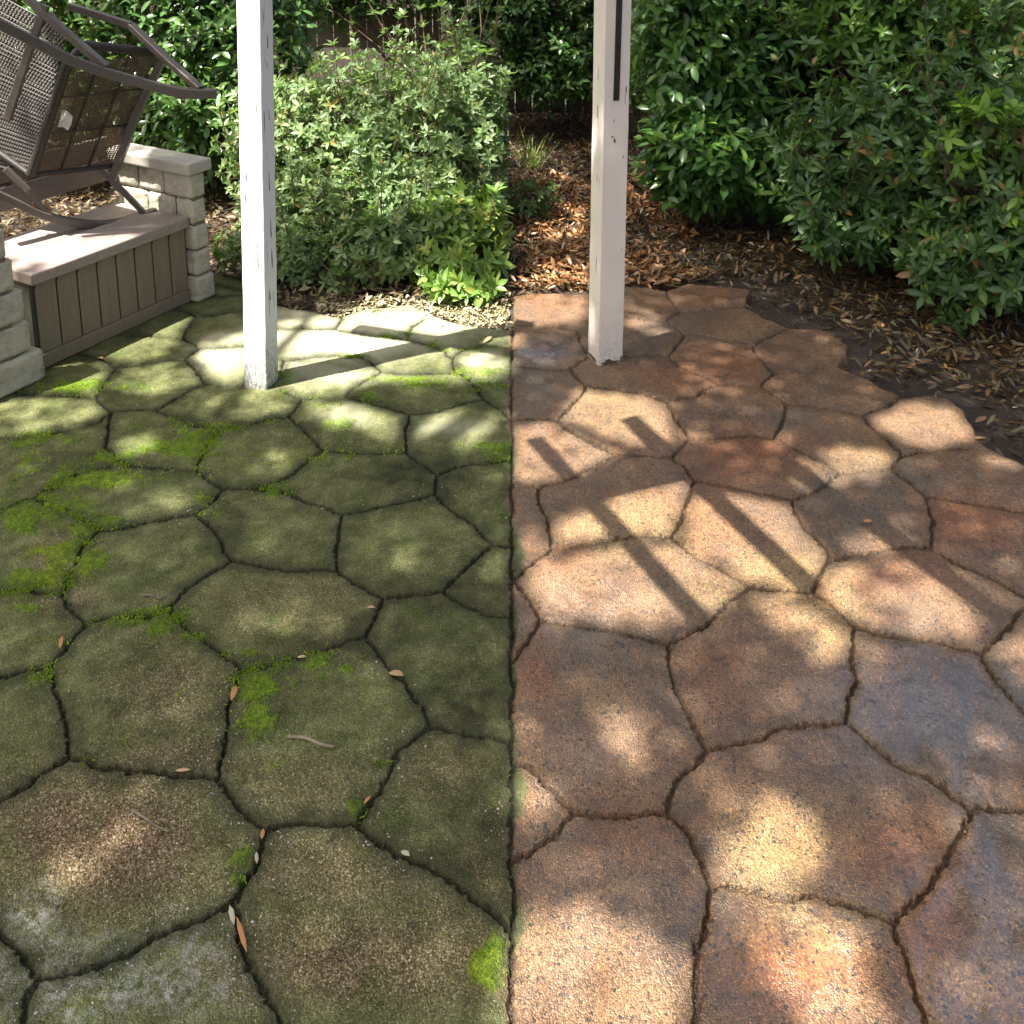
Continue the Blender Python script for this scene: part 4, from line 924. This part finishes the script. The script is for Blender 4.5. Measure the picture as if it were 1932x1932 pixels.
# fallen leaf on washed side, stick at the soil edge
me = leafmesh('fallen_leaf', np.array([[*G(1628., 986.)[:2], .004]]), np.array([[1., -.1, .1]]), np.array([[0, -.3, 1.]]), .028, .012, .6, -.1)
o = link('fallen_leaf', me, M_lf[1]); o.modifiers.new('thick', 'SOLIDIFY').thickness = .0007; tag(o, 'tiny brown leaf alone on the washed brown stones', 'leaf')

# ================================================================== SHADOW BARS (unseen, added overhead to cast the dark bands)
M_bar = simple('bar_paint', (.5, .5, .48), (.6, .6, .58), 10, .7)
ZR = 2.43
bar_root = empty('shadow_bars', (0, 4, ZR), 'unseen white bars added overhead to cast the shadow bands', 'shadow_caster')
def shadow_bar(p, q_, w, z=ZR, name='shadow_bar'):
    a_ = Vector(G(*map(float, p))); b_ = Vector(G(*map(float, q_))); off = LS * (z / LS.z)
    mb = MB(); mb.tube([a_ + off, b_ + off], 0, flat=(w / 2, .035), up=UP); mb.build(name, M_bar, bar_root)
shadow_bar((670, 619), (985, 668), .075); shadow_bar((977, 957), (1300, 886), .105); shadow_bar((1006, 826), (1335, 1183), .045, ZR + .07)
shadow_bar((1186, 788), (1536, 1115), .055, ZR + .07); shadow_bar((988, 1205), (1170, 1530), .065); shadow_bar((1250, 1640), (1490, 2010), .062); shadow_bar((1480, 868), (1905, 1175), .055, ZR + .07)

# ================================================================== SHADE TREE (unseen, added overhead; crown gaps shaped to place the sun pools)
POOL = [  # polygon, openness
 ([(355,662),(455,622),(530,606),(640,586),(700,560),(800,540),(900,560),(990,590),(990,655),(900,655),(800,672),(700,690),(560,712),(500,745),(400,725)], 1.0),
 ([(25,755),(180,742),(208,775),(120,812),(-40,828),(-60,760)], .55), ([(240,690),(340,672),(380,720),(300,740),(200,735)], .6), ([(330,765),(450,730),(560,745),(548,776),(400,792)], .6),
 ([(500,700),(700,680),(860,680),(950,700),(960,720),(700,728),(640,750),(560,752)], .85),
 ([(570,750),(690,762),(752,788),(738,828),(640,812),(580,785)], .75), ([(780,800),(850,768),(935,765),(948,790),(900,852),(790,850)], .8), ([(210,835),(302,808),(297,850),(230,868)], .8),
 ([(60,725),(130,708),(205,700),(190,740),(90,745)], .9), ([(0,640),(90,610),(120,700),(0,740)], .7),
 ([(860,662),(975,682),(975,708),(870,692)], .9), ([(700,700),(840,690),(840,705),(720,718)], .5),
 ([(150,950),(250,900),(380,920),(360,970),(230,985)], .16), ([(400,1110),(500,1080),(640,1130),(640,1180),(480,1200),(400,1160)], .10), ([(470,1000),(560,980),(600,1030),(540,1060),(470,1040)], .08),
 ([(660,1000),(780,980),(850,1040),(760,1090),(680,1060)], .07), ([(480,840),(560,830),(560,880),(460,900)], .10), ([(860,1060),(960,1040),(960,1110),(880,1100)], .08), ([(100,1260),(40,1300),(30,1400),(110,1380)], .03),
 ([(230,1260),(340,1240),(380,1330),(250,1400),(170,1330)], .02), ([(720,1340),(780,1380),(700,1480),(650,1450)], .02), ([(30,1500),(300,1480),(350,1700),(50,1720)], .02), ([(550,1620),(760,1640),(850,1800),(600,1850)], .02),
 # washed half
 ([(940,548),(1100,545),(1112,600),(1000,622),(940,610)], .95), ([(1180,560),(1250,590),(1290,640),(1180,620)], .35), ([(1100,735),(1180,740),(1245,765),(1275,800),(1262,856),(1170,835),(1100,805),(1040,790)], 1.0),
 ([(972,800),(1040,795),(1160,852),(1130,890),(1000,915),(972,900)], .85), ([(1035,975),(1290,898),(1302,925),(1272,1008),(1050,1022)], 1.0), ([(972,1000),(1022,988),(1040,1032),(972,1060)], .8),
 ([(1010,1060),(1260,1018),(1330,1052),(1410,1102),(1350,1150),(1260,1192),(1000,1160),(1000,1100)], .85), ([(1310,922),(1400,930),(1490,960),(1562,1050),(1532,1112),(1420,1105),(1290,1020)], .95),
 ([(1500,865),(1560,855),(1600,838),(1680,850),(1680,890),(1560,922),(1500,922)], .75), ([(1560,1045),(1620,995),(1665,985),(1755,1030),(1640,1045)], .85), ([(1640,790),(1700,758),(1800,765),(1850,830),(1770,842),(1700,830)], .95),
 ([(1560,1075),(1730,1042),(1790,1112),(1862,1170),(1822,1212),(1700,1190),(1600,1172),(1540,1122)], .85), ([(1410,1125),(1500,1112),(1580,1182),(1600,1235),(1540,1262),(1440,1162)], .6), ([(1850,860),(1920,870),(1920,890),(1860,885)], .8),
 ([(1000,1290),(1060,1290),(1150,1400),(1200,1480),(1110,1480),(1030,1400)], .7), ([(1080,1300),(1160,1310),(1240,1370),(1180,1380)], .5), ([(1370,1570),(1480,1490),(1562,1540),(1565,1640),(1480,1705),(1340,1655)], .95),
 ([(940,1745),(1100,1700),(1250,1750),(1322,1850),(1300,1960),(940,1960)], .95), ([(1345,1685),(1440,1690),(1565,1700),(1640,1780),(1690,1960),(1500,1960),(1345,1750)], .75), ([(1640,1535),(1740,1500),(1805,1540),(1780,1602),(1700,1602)], .5), ([(965,1200),(985,1330),(1050,1480),(1020,1560),(965,1500)], .7), ([(1180,1600),(1300,1740),(1310,1800),(1220,1700)], .7), ([(1100,1300),(1180,1330),(1230,1450),(1200,1500),(1130,1400)], .55),
 ([(1380,1440),(1480,1420),(1540,1470),(1450,1480)], .35), ([(1700,1190),(1880,1230),(1960,1300),(1960,1200),(1860,1190)], .3), ([(1260,670),(1330,700),(1400,740),(1330,730)], .5), ([(1270,800),(1400,840),(1370,850),(1290,830)], .4),
 # beds behind
 ([(970,395),(1105,385),(1108,450),(970,460)], .8), ([(970,500),(1115,500),(1115,550),(970,552)], .9), ([(985,300),(1080,300),(1080,340),(985,340)], .3)]
POOL += [([(495,745),(520,700),(700,640),(860,600),(960,620),(960,668),(860,680),(620,745)], 1.0)]
PW2 = [(np.array([G(float(a_), float(b_))[:2] for a_, b_ in pl]), o_) for pl, o_ in POOL]
DARK = [((1240,1600),(1335,1740),(1480,1990),.045),((985,1210),(1090,1400),(1175,1520),.05),((1560,1330),(1640,1470),(1700,1640),.05)]
def openness(gx_, gy_):
    T = np.where(gx_ < 0, .008, .02)
    wx_ = gx_ + .05 * (fbm(gx_, gy_, 7, 3, 201) - .5); wy_ = gy_ + .05 * (fbm(gx_, gy_, 7, 3, 203) - .5)
    for pl, o_ in PW2:
        T = np.where(inpoly(wx_, wy_, pl), np.maximum(T, o_), T)
    for p_, q_, r_, w_ in DARK:
        a_, b_, c_ = (G(float(v_[0]), float(v_[1]))[:2] for v_ in (p_, q_, r_))
        T = np.where((segdist(gx_, gy_, a_, b_) < w_) | (segdist(gx_, gy_, b_, c_) < w_), 0, T)
    # beds: broken light; the left side is far more open than the right
    bk = sstep(.40, .62, fbm(gx_, gy_, 3.4, 3, 211))
    T = np.where((gx_ < -.02) & (gy_ > 4.75), .30 + .7 * bk, T)
    T = np.where((gx_ >= -.02) & (gy_ > 4.95) & (T < .08), .03 + .45 * sstep(.58, .72, fbm(gx_, gy_, 3.0, 3, 213)), T)
    T = np.where((gx_ < -1.45) & (gy_ > 3.6) & (gy_ < 5.4) , .25 + .75 * sstep(.40, .55, fbm(gx_, gy_, 3.8, 2, 217)), T)
    return T
ZC = 6.6
tree = empty('shade_tree', (-3.6, -.5, 0), 'unseen leafy tree added overhead, its crown cut to shape the sun pools', 'tree')
n = 1500000
gp = np.stack([rng.uniform(-3.6, 4.4, n), rng.uniform(.6, 8.4, n)], -1)
T = openness(gp[:, 0], gp[:, 1])
cell = .0017                                       # area one leaf shades
lay = -np.log(np.clip(T, .008, .999)); dens = n / (8.0 * 7.8)
pk = np.clip(lay / (dens * cell), 0, 1); k = rng.random(n) < pk; gp = gp[k]; n = len(gp); print('canopy leaves', n, dens * cell)
zc = ZC + .5 * (rng.random(n) - .5) + .3 * (fbm(gp[:, 0], gp[:, 1], 1.2, 2, 221) - .5)
ctr = np.stack([gp[:, 0] + LS.x / LS.z * zc, gp[:, 1] + LS.y / LS.z * zc, zc], -1)
dd = unit(rdir(n) * np.array([1, 1, .35])); sd_ = unit(np.cross(dd, np.array([LS.x, LS.y, LS.z]) + .35 * rdir(n)))
ll = (.035 * (.7 + .6 * rng.random(n)))[:, None]
Vc = np.stack([ctr - dd * ll, ctr - dd * ll * .1 + sd_ * ll * .62, ctr + dd * ll, ctr - dd * ll * .1 - sd_ * ll * .62], 1).reshape(-1, 3)
crown = link('crown', npmesh('crown', Vc, [np.arange(4)[None] + (np.arange(n) * 4)[:, None]], dict(rnd=np.repeat(rng.random(n), 4))), leaf_mat('tree_leaf', [(.03, .08, .02), (.05, .12, .025), (.08, .17, .03)], .45, .25), tree)
tb = MB(); tb.tube([(-3.6, -.5, -.05), (-3.5, -.35, 1.4), (-3.2, 0, 3.0), (-3.0, .8, 4.8), (-2.6, 2.0, 6.5)], [.20, .16, .13, .09, .05], 12, sub=6); tb.build('trunk', M_barkd, tree, smooth=True)
tb = MB()
for e in ((-3.4, 3.2, 6.6), (-4.6, 1.2, 6.6), (-2.6, -1.0, 6.6)):
    tb.tube([(-3.2, 0, 3.0), Vector((-3.2, 0, 3.0)).lerp(Vector(e), .5) + Vector((0, 0, .5)), e], [.09, .05, .02], 8, sub=5)
tb.build('limb', M_barkd, tree, smooth=True)
S.cycles.max_bounces = 8; S.cycles.diffuse_bounces = 4; S.cycles.transparent_max_bounces = 8
